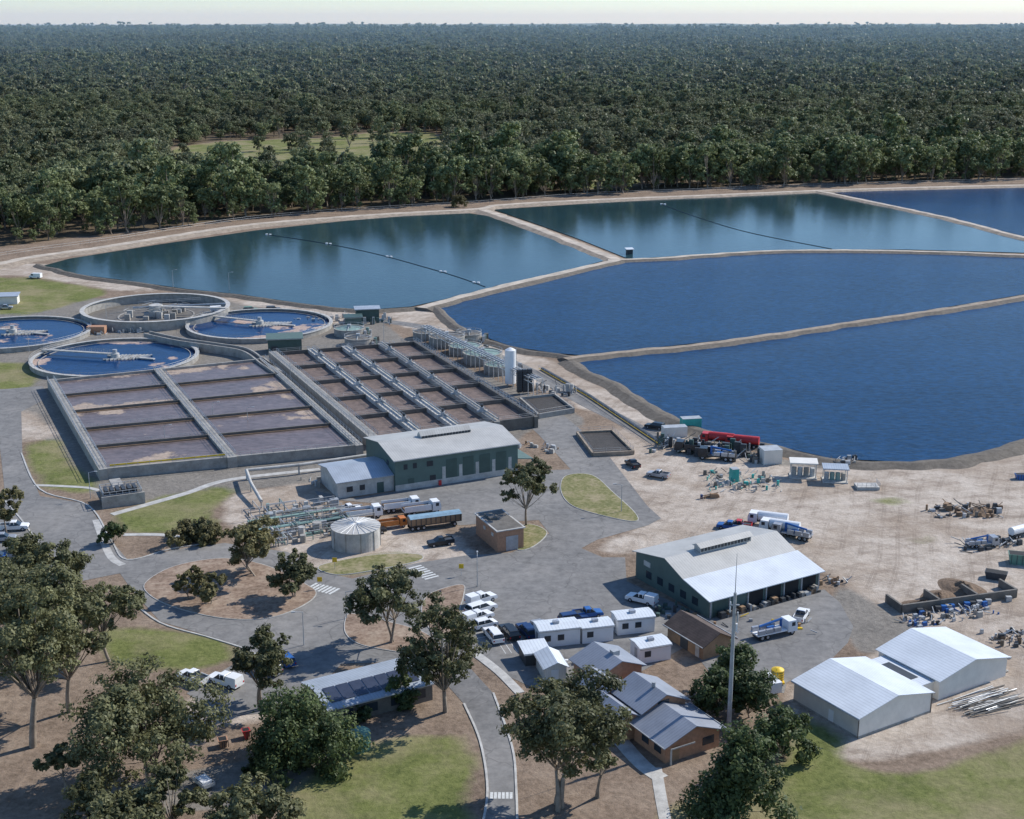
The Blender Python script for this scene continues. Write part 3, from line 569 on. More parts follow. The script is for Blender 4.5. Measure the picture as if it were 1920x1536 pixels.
single('inlet_works_pipework',mb,p,R(25))
mb=MB().mat(conc_pale); pp=[G(470,905,2.2),G(462,882,2.2),G(560,872,2.2),G(700,852,2.2)]
pl=[G(490,940,1.5)]+pp
for a,b_ in zip(pl[:-1],pl[1:]): mb.beam(a,b_,.38,10)
for a in pl: mb.beam((a[0],a[1],0),a,.2)
single('overground_pipe',mb)
# ---------------- mast, lamps, poles
p=G(1366,1372); mb=MB().mat(steel).cyl(0,0,0,.3,.7,16).cyl(0,0,.3,22,.36,16,.22).cyl(0,0,22,28,.07,8,.03); mb.box(-.7,.7,-.1,.1,20,20.2).cyl(.5,0,17.5,19,.14,8); mb.mat(white).cyl(-.6,0,19,20.6,.1,8).box(.3,.55,-.15,.15,16,17.2)
single('communications_mast',mb,p)
def lamp(u,v,h=8,ang=0):
    mb=MB().mat(steel).cyl(0,0,0,h,.09,8,.06).beam((0,0,h),(1.4,0,h+.25),.05).box(1.2,1.9,-.14,.14,h+.18,h+.32); single('street_lamp',mb,G(u,v),R(ang))
for a in ((170,935,6,0),(895,1100,6,90),(1165,960,6,180),(650,1160,5,0),(430,545,7,0),(325,540,7,0),(55,660,6,0),(310,835,5,0),(465,800,5,0),(570,1210,6,200),(400,790,5,0),(200,600,5,0),(720,640,6,0),(545,720,6,0)): lamp(*a)
def sign(u,v,m_):
    mb=MB().mat(steel).cyl(0,0,0,1.6,.04,6); mb.mat(m_).box(-.45,.45,-.03,.03,1.5,2.4); single('road_sign',mb,G(u,v))
for u,v in ((865,1080),(628,1068),(600,1105)): sign(u,v,yellow)
# ---------------- vehicles
VC={}
def vehicle_mesh(kind,pm):
    k=(kind,pm.name)
    if k in VC: return VC[k]
    mb=MB().mat(pm)
    def wheels(xs_,w,r=.36):
        mb.mat(black)
        for x in xs_:
            for s in (-1,1): mb.beam((x,s*(w-.24),r),(x,s*(w+.02),r),r,14)
        mb.mat(silver)
        for x in xs_:
            for s in (-1,1): mb.beam((x,s*(w+.02),r),(x,s*(w+.04),r),r*.55,8)
        mb.mat(pm)
    if kind in('ute','utecan','suv','hatch'):
        l=2.65 if kind!='hatch' else 2.15; w=.93
        mb.prism('y',[(-l,.42),(l-.05,.38),(l,.72),(l-.15,.95),(1.1,1.08),(-l,1.08)],-w,w)
        if kind=='ute': cb,ct=(-.75,1.25),(-.55,.5)
        elif kind=='utecan': cb,ct=(-.75,1.25),(-.6,.5)
        else: cb,ct=(-l+.08,1.2),(-l+.35,.45)
        mb.mat(glass).frus(cb[0],cb[1],-w+.05,w-.05,1.08,ct[0],ct[1],-w+.22,w-.22,1.68)
        mb.mat(pm).frus(ct[0]-.03,ct[1]+.03,-w+.2,w-.2,1.68,ct[0]+.05,ct[1]-.05,-w+.28,w-.28,1.76)
        for xx in (ct[0]+.02,(cb[0]+cb[1])/2-.1): mb.box(xx-.06,xx+.06,-w+.1,-w+.2,1.08,1.68).box(xx-.06,xx+.06,w-.2,w-.1,1.08,1.68)
        if kind=='ute':
            mb.mat(dkmetal).box(-l+.1,-.85,-w+.1,w-.1,1.085,1.1); mb.mat(pm).box(-l,-.8,-w,-w+.08,1.08,1.28).box(-l,-.8,w-.08,w,1.08,1.28).box(-l,-l+.08,-w,w,1.08,1.28)
        if kind=='utecan': mb.mat(pm).frus(-l,-.8,-w+.02,w-.02,1.08,-l+.08,-.85,-w+.12,w-.12,1.78)
        mb.mat(dkmetal).box(l-.02,l+.05,-.6,.6,.45,.7); mb.mat(red).box(-l-.03,-l,-w+.05,-w+.25,.7,.95).box(-l-.03,-l,w-.25,w-.05,.7,.95)
        wheels((-l*.58,l*.62),w)
    elif kind=='van':
        mb.prism('y',[(-2.5,.4),(2.5,.4),(2.5,1.0),(1.9,1.25),(1.3,2.1),(-2.5,2.15)],-.95,.95); mb.mat(glass).box(.6,1.5,-.97,.97,1.25,1.8); wheels((-1.5,1.6),.95)
    elif kind in('truck','crane_truck','tanker','tray_truck'):
        mb.prism('y',[(2.2,.6),(4.1,.6),(4.1,1.6),(3.8,2.6),(2.2,2.6)],-1.15,1.15); mb.mat(glass).prism('y',[(4.13,1.6),(4.15,1.65),(3.87,2.45),(3.8,2.45)],-1,1).box(2.9,3.6,-1.17,1.17,1.6,2.3)
        mb.mat(dkmetal).box(-4,2.2,-.45,.45,.6,.95)
        if kind=='tanker': mb.mat(pm).beam((-4,0,1.9),(2,0,1.9),1.05,18); mb.mat(dkmetal).box(-3.8,1.8,-1.1,1.1,.95,1.05)
        elif kind=='truck': mb.mat(pm).box(-4,2.0,-1.2,1.2,.95,1.2).box(-4,2,-1.2,-1.1,1.2,2.2).box(-4,2,1.1,1.2,1.2,2.2).box(1.9,2,-1.2,1.2,1.2,2.2); mb.mat(soil).box(-3.9,1.9,-1.1,1.1,1.2,1.6)
        elif kind=='tray_truck': mb.mat(cyan).prism('x',[(-1.2,.95),(1.2,.95),(1.2,2.3),(0,2.75),(-1.2,2.3)],-4.2,2.0)
        else:
            mb.mat(pm).box(-4,2.0,-1.2,1.2,.95,1.15); mb.mat(silver)
            for i in range(3): mb.box(-3.8+i*1.6,-2.5+i*1.6,-1.2,-.7,1.15,1.9).box(-3.8+i*1.6,-2.5+i*1.6,.7,1.2,1.15,1.9)
            mb.mat(blue).beam((1.4,0,1.1),(1.4,0,2.9),.25).beam((1.4,0,2.8),(-3,0,2.2),.2).box(-1.2,.2,-.5,.5,1.2,1.7)
        wheels((-3,-1.9,3.1),1.1,.5)
    elif kind=='trailer':
        mb.mat(dkmetal).box(-5.5,5.5,-1.2,1.2,1,1.2); mb.mat(timber).box(-5.5,5.5,-1.25,-1.1,1.2,2.6).box(-5.5,5.5,1.1,1.25,1.2,2.6).box(-5.5,-5.4,-1.1,1.1,1.2,2.6).box(5.4,5.5,-1.1,1.1,1.2,2.6)
        for i in range(11): mb.mat(dkmetal).box(-5.4+i*1.05,-5.25+i*1.05,-1.32,-1.25,1.1,2.6)
        mb.mat(pm).prism('x',[(-1.3,2.6),(1.3,2.6),(.7,2.95),(-.7,2.95)],-5.5,5.5); wheels((-5,-3.8,-2.6,4),1.15,.5)
    me=mb.mesh(kind); VC[k]=me; return me
NM={'ute':'utility_vehicle','utecan':'utility_vehicle','suv':'parked_car','hatch':'parked_car','van':'delivery_van','truck':'tipper_truck','crane_truck':'crane_truck','tanker':'tanker_truck','tray_truck':'covered_truck','trailer':'semi_trailer'}
def veh(kind,u,v,ang,pm=white,sc=1.): obj(NM[kind],vehicle_mesh(kind,pm),(*G(u,v)[:2],Z1+.01),R(ang),scale=(sc,)*3)
for a in (('utecan',902,1130,38,white,1.12),('suv',902,1148,38,white,1.12),('utecan',896,1164,38,white,1.1),('hatch',910,1177,30),('suv',925,1198,110,white,1.08),('suv',955,1192,110,dark_paint,1.08),('suv',988,1190,112,navy,1.08),('suv',1014,1182,112,silver),
 ('suv',1075,1166,20,navy),('ute',1102,1157,15,blue),('utecan',1203,1130,148,white,1.1),('ute',362,1278,145,white,1.1),('utecan',422,1284,150,white,1.15),('suv',535,1243,120,blue),('suv',487,1250,150,silver),('suv',500,1262,150,silver),
 ('ute',27,994,10,white,1.1),('suv',45,1030,12,dark_paint),('suv',40,1045,12,silver),('suv',45,1060,12,dark_paint),('suv',38,1075,12,white),('suv',20,1092,12,dark_paint),('suv',5,1015,12,silver),('hatch',-5,1050,12,blue),
 ('truck',680,972,20),('truck',752,957,20),('truck',733,990,22,orange,.8),('truck',790,963,22),('trailer',815,988,20,cyan),('ute',700,1000,15,dark_paint),('ute',655,960,30),
 ('suv',1228,804,150,dark_paint),('ute',1186,875,110,dark_paint),('ute',1234,895,150,silver),('crane_truck',1450,1192,25),('ute',1502,1160,65),('van',1440,1292,110),
 ('suv',470,584,10,tankgreen),('suv',512,583,10,dark_paint),('van',67,522,170),('ute',10,580,10,silver),('van',408,585,20),
 ('tanker',1440,985,160),('tanker',1462,1000,155),('crane_truck',1485,1008,150,silver),('ute',1385,990,160,red),('ute',1368,992,160,blue),('tanker',1345,832,160,red,1.),('tanker',1392,838,160,red,1.),('truck',1300,850,160,dark_paint,1.1),('crane_truck',1345,862,165,dark_paint,1.1),
 ('tanker',1915,1005,30,white,.8),('ute',826,1022,200,dark_paint),('crane_truck',1840,1025,10,silver,.8)): veh(*a)
def container(name,u,v,ang,w,d,h,m_,legs=0):
    mb=MB().mat(m_).box(0,w,0,d,legs,legs+h)
    for i in range(int(w/.6)+1): mb.box(i*.6-.04,i*.6+.04,-.05,d+.05,legs,legs+h)
    mb.mat(steel).box(-.05,w+.05,-.06,d+.06,legs+h,legs+h+.08)
    single(name,mb,G(u,v),R(ang))
container('shipping_container',1245,822,10,6,2.5,2.6,cream); container('shipping_container',1280,805,10,5,2.5,2.6,teal); container('chemical_cabinet',1373,905,15,1.6,1.8,3.,teal); container('switchboard_cabinet',1432,872,10,4.5,4,3.4,cream)
def canopy(u,v,w,d,h,m_=cream):
    mb=MB().mat(m_).box(-.4,w+.4,-.4,d+.4,h,h+.25); mb.mat(steel)
    for x in (0,w):
        for y_ in (0,d): mb.beam((x,y_,0),(x,y_,h),.1)
    mb.mat(conc_pale).box(-.3,w+.3,-.3,d+.3,0,.25)
    for i in range(4): mb.mat(random.choice([concrete,greenpipe,steel])).cyl(w*(i+.5)/4,d/2,.25,h*.6,min(w/9,d/3),14)
    single('dosing_canopy',mb,G(u,v),R(-8))
canopy(1483,897,5.5,3.5,3.6); canopy(1545,905,5,3.5,3.2,roof_blue)
def clutter(name,u,v,rx,ry,n,hm,mats,ang=0,sz=1.):
    mb=MB()
    for k in range(n):
        x=random.uniform(-rx,rx);y_=random.uniform(-ry,ry);mb.mat(random.choice(mats)); t=random.random(); s=random.uniform(.3,1.2)*sz
        if t<.4: mb.frus(x,x+s*1.6,y_,y_+s,0,x+.1*s,x+s*1.5,y_+.1*s,y_+s*.9,random.uniform(.2,hm))
        elif t<.6: mb.cyl(x,y_,0,random.uniform(.3,hm),s*.45,12)
        else:
            a=random.uniform(0,3.14);z=random.uniform(.2,hm); mb.beam((x,y_,z*.4),(x+math.cos(a)*s*3,y_+math.sin(a)*s*3,z),.09)
    single(name,mb,G(u,v),R(ang))
clutter('sludge_press_equipment',1330,850,14,5,130,3.3,[dkmetal,steel,conc_dark,steel,green_dark],-20)
clutter('pipe_fittings_pile',1390,905,8,7,110,1.2,[steel,conc_pale,concrete,conc_dark,teal],0,.6)
clutter('pump_skid',1030,735,7,3,50,2.6,[steel,dkmetal,conc_pale],-25,.8); clutter('pump_skid',620,905,6,4,30,1.6,[steel,concrete,conc_pale],20,.8)
clutter('scrap_pile',1810,960,8,4,90,1.3,[dkmetal,timber,soil,steel,conc_dark],0,.7); clutter('scrap_pile',1850,1022,6,3,50,1.2,[dkmetal,steel,conc_pale],20,.7); clutter('pallet_stack',1325,935,1.5,1,8,1.6,[red,timber,navy],0)
clutter('pipe_fittings_pile',1780,1158,9,2,90,1.0,[blue,steel,steel,dkmetal,black,conc_dark,concrete],20,.55); clutter('scrap_pile',1560,1095,3,2,20,1.3,[dkmetal,steel,timber],0,.7)
clutter('clarifier_pump_station',690,605,8,5,60,2.6,[steel,conc_pale,green_dark],10,.8); clutter('valve_chamber',610,600,10,4,50,1.8,[steel,conc_pale,concrete],10,.8); clutter('valve_chamber',215,625,9,3,40,1.8,[steel,conc_pale,concrete],10,.8)
clutter('pump_skid',1250,1150,4,3,24,1.3,[green_dark,dkmetal,steel],0,.8); clutter('garden_furniture',1060,1245,5,2,10,.8,[white,conc_pale],0)
clutter('pump_skid',1580,870,4,3,34,1.6,[steel,dkmetal,conc_pale],0,.7); clutter('pump_skid',1200,1165,2,2,8,1.3,[steel,white],0)
clutter('scrap_pile',1890,1200,4,3,40,1.1,[dkmetal,rock_m,steel,soil],0,.6); clutter('scattered_debris',1840,1245,12,4,26,.4,[rock_m,soil,conc_pale],0,.4)
clutter('scattered_debris',1420,1170,12,5,22,.9,[dkmetal,steel,timber,yellow],0,.5); clutter('valve_chamber',740,655,6,5,40,2,[steel,conc_pale,concrete],0,.7); clutter('pump_skid',1010,840,5,3,24,1.2,[steel,timber,conc_pale],-30,.7)
p=G(1625,915); mb=MB().mat(conc_pale).box(-2.5,2.5,-1.6,1.6,0,.7); mb.mat(steel).rail([(-2.5,-1.6,.7),(2.5,-1.6,.7),(2.5,1.6,.7)],1,1); single('valve_pit',mb,p)
mb=MB()
for i in range(44):
    mb.mat(random.choice([steel,concrete,steel,conc_dark,silver,conc_dark])); y_=random.uniform(-2.6,2.6);x=random.uniform(-2,2);l=random.uniform(3,6); mb.beam((x-l,y_,.15+random.random()*.5),(x+l,y_+random.uniform(-.9,.9),.15+random.random()*.5),.08,8)
single('stacked_pipes',mb,G(1850,1318),R(25))
mb=MB().mat(conc_dark); a=np.array(G(1690,1150));b_=np.array(G(1905,1120)); d=(b_-a)
mb.wall(a,b_,.4,0,1.6)
dv=np.array([-d[1],d[0],0])/np.linalg.norm(d)*5
for t in (0,.33,.66,1): mb.wall(a+d*t,a+d*t+dv,.4,0,1.6)
for i in range(10): mb.mat(random.choice([steel,blue,concrete,dkmetal])); pp=a+d*random.random()-dv*.2; mb.box(pp[0]-.5,pp[0]+.5,pp[1]-.35,pp[1]+.35,0,.9)
single('storage_bay',mb)
def heap(u,v,r,h,m_=soil,seed=0):
    mb=MB().mat(m_); n=22;k=9;vs=[]
    for i in range(k+1):
        for j in range(n):
            a=6.283*j/n; rr=r*i/k; z=h*(1-i/k)**1.2*(1+.6*noise.noise((a*1.3+seed,i*.5,seed))); vs.append((rr*math.cos(a)*(1+.3*noise.noise((math.cos(a),math.sin(a),seed+5.))),rr*math.sin(a)*.7,max(0,z)))
    mb.add(vs,[(i*n+j,i*n+(j+1)%n,(i+1)*n+(j+1)%n,(i+1)*n+j) for i in range(k) for j in range(n)]); single('soil_heap',mb,G(u,v),seed)
heap(1760,1122,4.5,1.1,seed=1);heap(1805,1105,5.5,1.3,seed=2);heap(1730,1135,3.5,1.,seed=3);heap(1840,960,4,1.0,seed=4)
def skip(u,v,m_,ang=0,w=4,d=2,h=1.4):
    mb=MB().mat(m_).frus(.4,w-.4,0,d,0,0,w,0,d,h); mb.mat(black).box(.15,w-.15,.12,d-.12,h,h+.02); mb.mat(dkmetal)
    for i in range(4): mb.box(.5+i*w/5,.6+i*w/5,-.06,0,.1,h)
    single('skip_bin',mb,G(u,v),R(ang))
skip(1845,1085,dkmetal,-25); skip(1890,1058,tankgreen,-15,5,2.4,2); skip(1905,900,blue,0,3,1.5,1.2); skip(410,1405,brick,20,1.4,1.4,1.2); skip(455,1388,red,20,1.2,1.2,1.3)
p=G(1457,1280); mb=MB().mat(yellow).cyl(0,0,.5,2.3,1.0,20).cyl(0,0,2.3,2.6,1.0,20,.3).box(-1,1,-1,1,.2,.5); mb.mat(dkmetal)
for i in range(4): mb.ring(0,0,.8+i*.4,.86+i*.4,.98,1.03,20)
single('chemical_tank',mb,p)
p=G(383,1475); mb=MB().mat(steel).box(-1.6,1.6,-.9,.9,.6,.7).box(-1.6,1.6,-.9,-.82,.7,1.1).box(-1.6,1.6,.82,.9,.7,1.1).box(-1.6,-1.52,-.9,.9,.7,1.1).beam((1.6,0,.6),(3,0,.5),.06); mb.mat(white).box(-1,1.1,-.7,.7,.7,1.2); mb.mat(black).beam((0,-1.,.35),(0,1.,.35),.34,14); single('box_trailer',mb,p,R(130))
mb=MB().mat(steel); fe=smooth(W([(-100,500),(30,478),(200,454),(330,433),(470,413),(620,400),(760,391),(900,383),(1100,368),(1300,360),(1540,350),(1920,340)],0),False,10)
for a,b_ in zip(fe[:-1],fe[1:]): mb.rail([(*a,0),(*b_,0)],2.0,4,.05)
single('perimeter_fence',mb)
# ---------------- trees
def leafmat(name,dk,lt,spread=.35,wide=False):
    m,nt,b=newmat(name); L=nt.links
    at=N(nt,'ShaderNodeAttribute',attribute_name='tint'); oi=nt.nodes.new('ShaderNodeObjectInfo')
    a=N(nt,'ShaderNodeMath',operation='MULTIPLY_ADD'); L.new(oi.outputs['Random'],a.inputs[0]); a.inputs[1].default_value=spread; L.new(at.outputs['Fac'],a.inputs[2])
    r=ramp(nt,a.outputs[0],[(.1,dk),(1.,lt)]); col=r.outputs[0]
    if wide: col=mixc(nt,ramp(nt,noisef(nt,.006,5,.6),[(.4,0),(.6,.55)]).outputs[0],col,(.15,.14,.095))
    L.new(col,b.inputs['Base Color'])
    b.inputs['Roughness'].default_value=.55; b.inputs['Specular IOR Level'].default_value=.25
    tr=nt.nodes.new('ShaderNodeBsdfTranslucent'); L.new(col,tr.inputs[0]); mx=nt.nodes.new('ShaderNodeMixShader'); mx.inputs[0].default_value=.3
    L.new(b.outputs[0],mx.inputs[1]); L.new(tr.outputs[0],mx.inputs[2]); L.new(mx.outputs[0],nt.nodes['Material Output'].inputs[0]); return m
leaf_e=leafmat('eucalyptus_leaves',(.065,.07,.03),(.27,.265,.125)); leaf_d=leafmat('dark_leaves',(.035,.052,.019),(.14,.18,.065)); leaf_y=leafmat('shrub_leaves',(.10,.09,.04),(.28,.25,.11)); leaf_f=leafmat('forest_leaves',(.06,.076,.036),(.28,.305,.15),.65,True); leaf_b=leafmat('edge_forest_leaves',(.085,.105,.045),(.30,.34,.15),.5)
bark=M('bark',(.27,.22,.17),.9,var=.4,scale=1.)
def tree_mesh(name,h,w,seed,nleaf,ls,lm,base=.32,lobes=14,lobr=.2,flat=.75,multi=1,vert=False):
    rg=np.random.default_rng(seed); V=[];Fq=[];MI=[];T=[];off=0
    def limb(p,q,r0,r1,seg=5,n=6):
        nonlocal off
        p=np.array(p,float);q=np.array(q,float); mid=(p+q)/2+rg.normal(0,.05,3)*np.linalg.norm(q-p)
        for i in range(seg+1):
            t=i/seg; c_=(1-t)**2*p+2*t*(1-t)*mid+t*t*q; r=r0+(r1-r0)*t
            for k in range(n): V.append((c_[0]+r*math.cos(6.283*k/n),c_[1]+r*math.sin(6.283*k/n),c_[2]))
        for i in range(seg):
            for k in range(n): Fq.append((off+i*n+k,off+i*n+(k+1)%n,off+(i+1)*n+(k+1)%n,off+(i+1)*n+k)); MI.append(0); T.append(.5)
        off+=(seg+1)*n
    cs=[]
    for i in range(lobes):
        a=rg.uniform(0,6.283)+i*2.4; t=i/lobes
        if vert: z=h*(.1+.8*t); rr=w*.5*(1-t*.8)*.6
        else: z=h*(base+.12+(1-base-.22)*rg.uniform(.0,1)**.7); rel=(z/h-base)/(1-base); rr=w*.5*rg.uniform(.3,.98)*math.sqrt(max(.1,1-(rel-.35)**2*1.6))
        cs.append((rr*math.cos(a),rr*math.sin(a),z,w*lobr*rg.uniform(.5,1.35)*((1.15-t*.6) if vert else 1)))
    cs.append((0,0,h*(.94 if vert else .86),w*lobr*(.4 if vert else .8)))
    for mtt in range(multi):
        b0=np.array([rg.normal(0,.4*(multi-1)),rg.normal(0,.4*(multi-1)),0]); fork=np.array([rg.normal(0,.04*w),rg.normal(0,.04*w),h*base*.95]); tr=h*.018
        limb(b0,fork,tr*1.2,tr*.8)
        for i,c_ in enumerate(cs):
            if i%multi==mtt: limb(fork,(c_[0],c_[1],c_[2]-c_[3]*.2),tr*.5,tr*.12,4,4)
    tot=sum(c_[3]**2 for c_ in cs)
    P=[];Nn=[];TT=[]
    for cx,cy,cz,r in cs:
        per=max(20,int(nleaf*r*r/tot))
        d=rg.normal(0,1,(per,3)); d/=np.linalg.norm(d,axis=1)[:,None]; rad=r*rg.uniform(.1,1.15,per)**.5*(1+.3*np.sin(d[:,0]*5+cx)*np.cos(d[:,1]*4+cy))
        ns=9; k=rg.integers(0,ns,per); sub=rg.normal(0,1,(ns,3)); sub/=np.linalg.norm(sub,axis=1)[:,None]; sub*=rg.uniform(.7,1.4,(ns,1))
        pos=d*rad[:,None]*.4+sub[k]*r*.82; pos[:,2]*=flat
        P.append(pos+np.array([cx,cy,cz])); nn=d*.5+sub[k]*.35+rg.normal(0,.4,(per,3))+np.array([0,0,.35]); Nn.append(nn)
        st=rg.normal(0,.1,ns); TT.append(np.clip(rg.normal(.32,.1)+rg.normal(0,.1,per)+st[k],0,.75))
    P=np.concatenate(P);Nn=np.concatenate(Nn);TT=np.concatenate(TT); Nn/=np.linalg.norm(Nn,axis=1)[:,None]
    P[:,2]=np.maximum(P[:,2],.2)
    a=np.cross(Nn,rg.normal(0,1,P.shape)); a/=np.linalg.norm(a,axis=1)[:,None]; b2=np.cross(Nn,a)
    sz=ls*rg.uniform(.5,1.2,len(P))[:,None]; A1=a*sz;B1=b2*sz*.6
    LV=np.stack([P-A1,P-B1*.9,P+A1,P+B1],1).reshape(-1,3)
    LQ=np.arange(len(LV)).reshape(-1,4)+off
    Vall=np.concatenate([np.array(V),LV]);Qa=np.concatenate([np.array(Fq),LQ]); mi=np.concatenate([np.array(MI),np.ones(len(LQ),int)]); tt=np.concatenate([np.array(T),TT])
    me=bpy.data.meshes.new(name); me.vertices.add(len(Vall)); me.vertices.foreach_set('co',Vall.astype(np.float32).ravel()); setfaces(me,Qa)
    me.materials.append(bark); me.materials.append(lm); me.polygons.foreach_set('material_index',mi.astype(np.int32))
    at=me.attributes.new('tint','FLOAT','FACE'); at.data.foreach_set('value',tt.astype(np.float32)); me.update(); return me
TREES=[('eucalyptus_tree',62,1400,27,19,leaf_e,.3,1,30),('eucalyptus_tree',130,1335,20,15,leaf_e,.3,1,24),('eucalyptus_tree',205,1240,15,11,leaf_e,.3,1,17),('eucalyptus_tree',285,1475,15.5,20,leaf_e,.22,2,32),('eucalyptus_tree',215,1610,9,13,leaf_e,.2,1,18),('eucalyptus_tree',470,1600,9.5,12,leaf_e,.2,1,18),
('eucalyptus_tree',320,1570,11,9,leaf_e,.2,1,14),('eucalyptus_tree',490,1328,13,10.5,leaf_e,.3,2,17),('eucalyptus_tree',735,1205,14,13,leaf_e,.3,2,20),('eucalyptus_tree',835,1335,18,12.5,leaf_e,.22,1,28),('eucalyptus_tree',1053,1512,17.5,17.5,leaf_e,.3,3,30),('eucalyptus_tree',1122,1500,9,5,leaf_e,.4,2,8),
('eucalyptus_tree',987,985,13.5,11,leaf_e,.3,1,15),('eucalyptus_tree',551,1120,7.5,10,leaf_e,.22,2,14),('eucalyptus_tree',398,1130,6,8,leaf_y,.2,3,10),('eucalyptus_tree',352,1125,6,6,leaf_y,.2,2,9),('eucalyptus_tree',470,1078,10.5,12,leaf_y,.2,3,16),('eucalyptus_tree',12,1000,9,8,leaf_y,.3,1,10),('eucalyptus_tree',-25,1290,20,15,leaf_e,.25,1,20),
('pepper_tree',560,1432,8.5,14,leaf_d,.02,3,24),('cypress_tree',1385,1545,14,14,leaf_d,.1,1,30),('round_tree',1455,1425,8,8.5,leaf_d,.1,1,18),('round_tree',1385,1300,8,8,leaf_d,.1,1,18),('round_tree',1345,1345,7.5,7,leaf_d,.1,1,18),('round_tree',1405,1345,7,7,leaf_d,.1,1,18),('cypress_tree',752,1325,8,5,leaf_d,.06,1,14),
('shrub',212,1020,4,4,leaf_d,.05,1,10),('shrub',340,1018,2.8,6,leaf_y,.05,1,10),('shrub',372,1008,3.2,6,leaf_y,.05,1,10),('shrub',395,1020,2.6,5,leaf_y,.05,1,8),('shrub',670,1350,2.5,3,leaf_d,.05,1,8),('eucalyptus_tree',95,1150,14,14,leaf_e,.2,1,18),('eucalyptus_tree',30,1200,14,14,leaf_e,.2,1,18),('shrub',860,388,6,8,leaf_y,.05,1,8),('eucalyptus_tree',120,1480,7,6,leaf_e,.3,2,8),('shrub',500,1445,2.5,4,leaf_d,.05,1,8)]
for i,(nm,u,v,h,w,lm,bs,mu,lo) in enumerate(TREES):
    eu=nm=='eucalyptus_tree'; nl=int(min(26000,1200+w*w*(72 if eu else 85)))
    me=tree_mesh(nm,h,w,100+i,nl,.30,lm,bs,lo,.15 if eu else .23,.75 if eu else .95,mu,vert=(nm=='cypress_tree'))
    obj(nm,me,G(u,v),0)
def kinds(cname,nk,nl,ls,s0,lm):
    pc=bpy.data.collections.new(cname)
    for i in range(nk):
        h=random.uniform(16,24);w=random.uniform(11,16); me=tree_mesh('gum_tree_kind',h,w,s0+i,nl,ls,lm,.12,random.choice([9,12,14]),.21,.72)
        pc.objects.link(bpy.data.objects.new('gum_tree_kind',me))
    return pc
P0=kinds('edge_tree_kinds',7,2000,.75,900,leaf_b); P1=kinds('forest_tree_kinds',8,1600,.85,500,leaf_f); P2=kinds('distant_tree_kinds',5,300,2.1,700,leaf_f)
clr=[W(p) for p in CLR]
edgep=[[],[],[]];near=[[],[],[]];farp=[[],[],[]]
def addp(x,y,s):
    t=(edgep if y<edge(x)+110 else near) if y<1700 else farp; t[0].append((x,y,hgt(x,y)-.3)); t[1].append(s); t[2].append(random.uniform(0,6.28))
y=480.
while y<10500:
    s=10.5 if y<1500 else 10.5*(y/1500)**.6
    x=-.42*y-60+random.random()*s
    while x<.42*y+60:
        px=x+random.gauss(0,s*.4);py=y+random.gauss(0,s*.4); e=edge(px)
        if py>e+5:
            ok=random.random()<.95-.5*(noise.noise((px*.007,py*.005,0))>.2)
            if 700<py<1700 and ok:
                for i,c_ in enumerate(clr):
                    if inpoly(np.array([px]),np.array([py]),c_)[0] and random.random()>.05: ok=False
            if ok:
                k=1.1 if py<e+130 else .85
                if random.random()<.08: k*=1.4
                addp(px,py,k*random.uniform(.5,1.2)*(1 if y<1500 else (y/1500)**.3))
            if py<e+120 and random.random()<.8: addp(px+random.uniform(-6,6),py+random.uniform(-3,6),random.uniform(.2,.5))
        x+=s
    y+=s
def scatter(name,data,coll):
    me=bpy.data.meshes.new(name); me.from_pydata(data[0],[],[])
    a=me.attributes.new('scl','FLOAT','POINT');a.data.foreach_set('value',data[1]); a=me.attributes.new('rz','FLOAT','POINT');a.data.foreach_set('value',data[2])
    fo=obj(name,me)
    ng=bpy.data.node_groups.new('scatter','GeometryNodeTree'); ng.interface.new_socket('Geometry',in_out='INPUT',socket_type='NodeSocketGeometry'); ng.interface.new_socket('Geometry',in_out='OUTPUT',socket_type='NodeSocketGeometry')
    gi=ng.nodes.new('NodeGroupInput');go=ng.nodes.new('NodeGroupOutput');ip=ng.nodes.new('GeometryNodeInstanceOnPoints');ci=ng.nodes.new('GeometryNodeCollectionInfo')
    ci.inputs['Collection'].default_value=coll; ci.inputs['Separate Children'].default_value=True; ci.inputs['Reset Children'].default_value=True
    n1=ng.nodes.new('GeometryNodeInputNamedAttribute');n1.data_type='FLOAT';n1.inputs[0].default_value='scl'; n2=ng.nodes.new('GeometryNodeInputNamedAttribute');n2.data_type='FLOAT';n2.inputs[0].default_value='rz'
    cx=ng.nodes.new('ShaderNodeCombineXYZ'); l=ng.links.new
    l(gi.outputs[0],ip.inputs['Points']);l(ci.outputs[0],ip.inputs['Instance']);ip.inputs['Pick Instance'].default_value=True
    l(n1.outputs[0],ip.inputs['Scale']);l(n2.outputs[0],cx.inputs[2]);l(cx.outputs[0],ip.inputs['Rotation']);l(ip.outputs[0],go.inputs[0])
    md=fo.modifiers.new('scatter','NODES');md.node_group=ng
scatter('forest_edge',edgep,P0); scatter('forest',near,P1); scatter('distant_forest',farp,P2)
hm=M('distant_bush',(.09,.105,.075),.95,var=.4,scale=.01); mb=MB().mat(hm); n=160;vs=[]
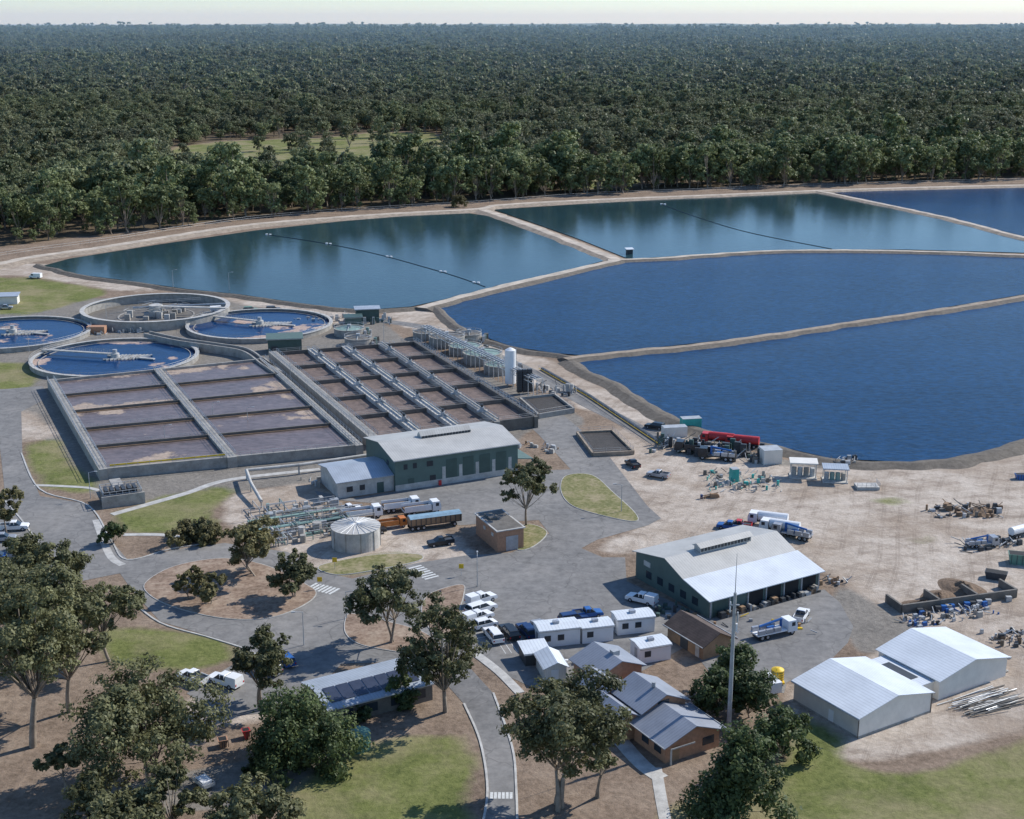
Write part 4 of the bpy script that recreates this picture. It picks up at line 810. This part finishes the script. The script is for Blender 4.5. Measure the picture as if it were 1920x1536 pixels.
for j,(yy,f) in enumerate(((9800,0),(12000,.6),(15000,1),(20000,.5))):
    for i in range(n):
        x=(-9000+18000*i/(n-1))*yy/12000; b0=84+14*noise.noise((x*.0005,3,0))+9*noise.noise((x*.002,5,1))+(22 if x>800 else 0)*noise.noise((x*.0012,9,2)); k=min(1,max(.45,(x+5500)/3000)); vs.append((x,yy,f*b0*k+6*noise.noise((x*.02,yy,0))*f+(30 if f==0 else 0)))
mb.add(vs,[(j*n+i,j*n+i+1,(j+1)*n+i+1,(j+1)*n+i) for j in range(3) for i in range(n-1)]); single('distant_hills',mb)
hv,nt,b=newmat('haze'); nt.nodes.remove(b); vs_=nt.nodes.new('ShaderNodeVolumeScatter'); vs_.inputs['Color'].default_value=(.52,.80,1,1); vs_.inputs['Density'].default_value=5e-5; vs_.inputs['Anisotropy'].default_value=.1
nt.links.new(vs_.outputs[0],nt.nodes['Material Output'].inputs['Volume'])
mb=MB().mat(hv).box(-12000,12000,1450,30000,-50,260); single('haze',mb)
# ---------------- light, world, camera
el=R(38); S=Vector((.86*math.cos(el),.51*math.cos(el),math.sin(el))).normalized()
sd=bpy.data.lights.new('sun','SUN'); sd.energy=5.0; sd.angle=R(.5); sd.color=(1,.965,.905); so=bpy.data.objects.new('sun',sd); COL.objects.link(so); so.rotation_euler=(-S).to_track_quat('-Z','Y').to_euler()
w=bpy.data.worlds.new('World'); SC.world=w; w.use_nodes=True; nt=w.node_tree; bg=nt.nodes['Background']; sk=nt.nodes.new('ShaderNodeTexSky'); sk.sky_type='NISHITA'; sk.sun_disc=False; sk.sun_elevation=el; sk.sun_rotation=math.atan2(S.x,S.y); sk.altitude=200; sk.dust_density=.2; sk.air_density=1.; sk.ozone_density=2.
cc=mixc(nt,1.0,sk.outputs[0],(.80,.97,1.16),'MULTIPLY')
nt.links.new(cc,bg.inputs[0]); bg.inputs[1].default_value=.145
cd=bpy.data.cameras.new('camera'); cd.sensor_width=36; cd.lens=F/1920*36; cd.clip_end=100000; cd.clip_start=1; co=bpy.data.objects.new('camera',cd); COL.objects.link(co); co.location=(0,0,H); co.rotation_euler=(math.pi/2-TH,0,0); SC.camera=co
SC.view_settings.view_transform='Standard'; SC.view_settings.look='None'; SC.view_settings.exposure=0
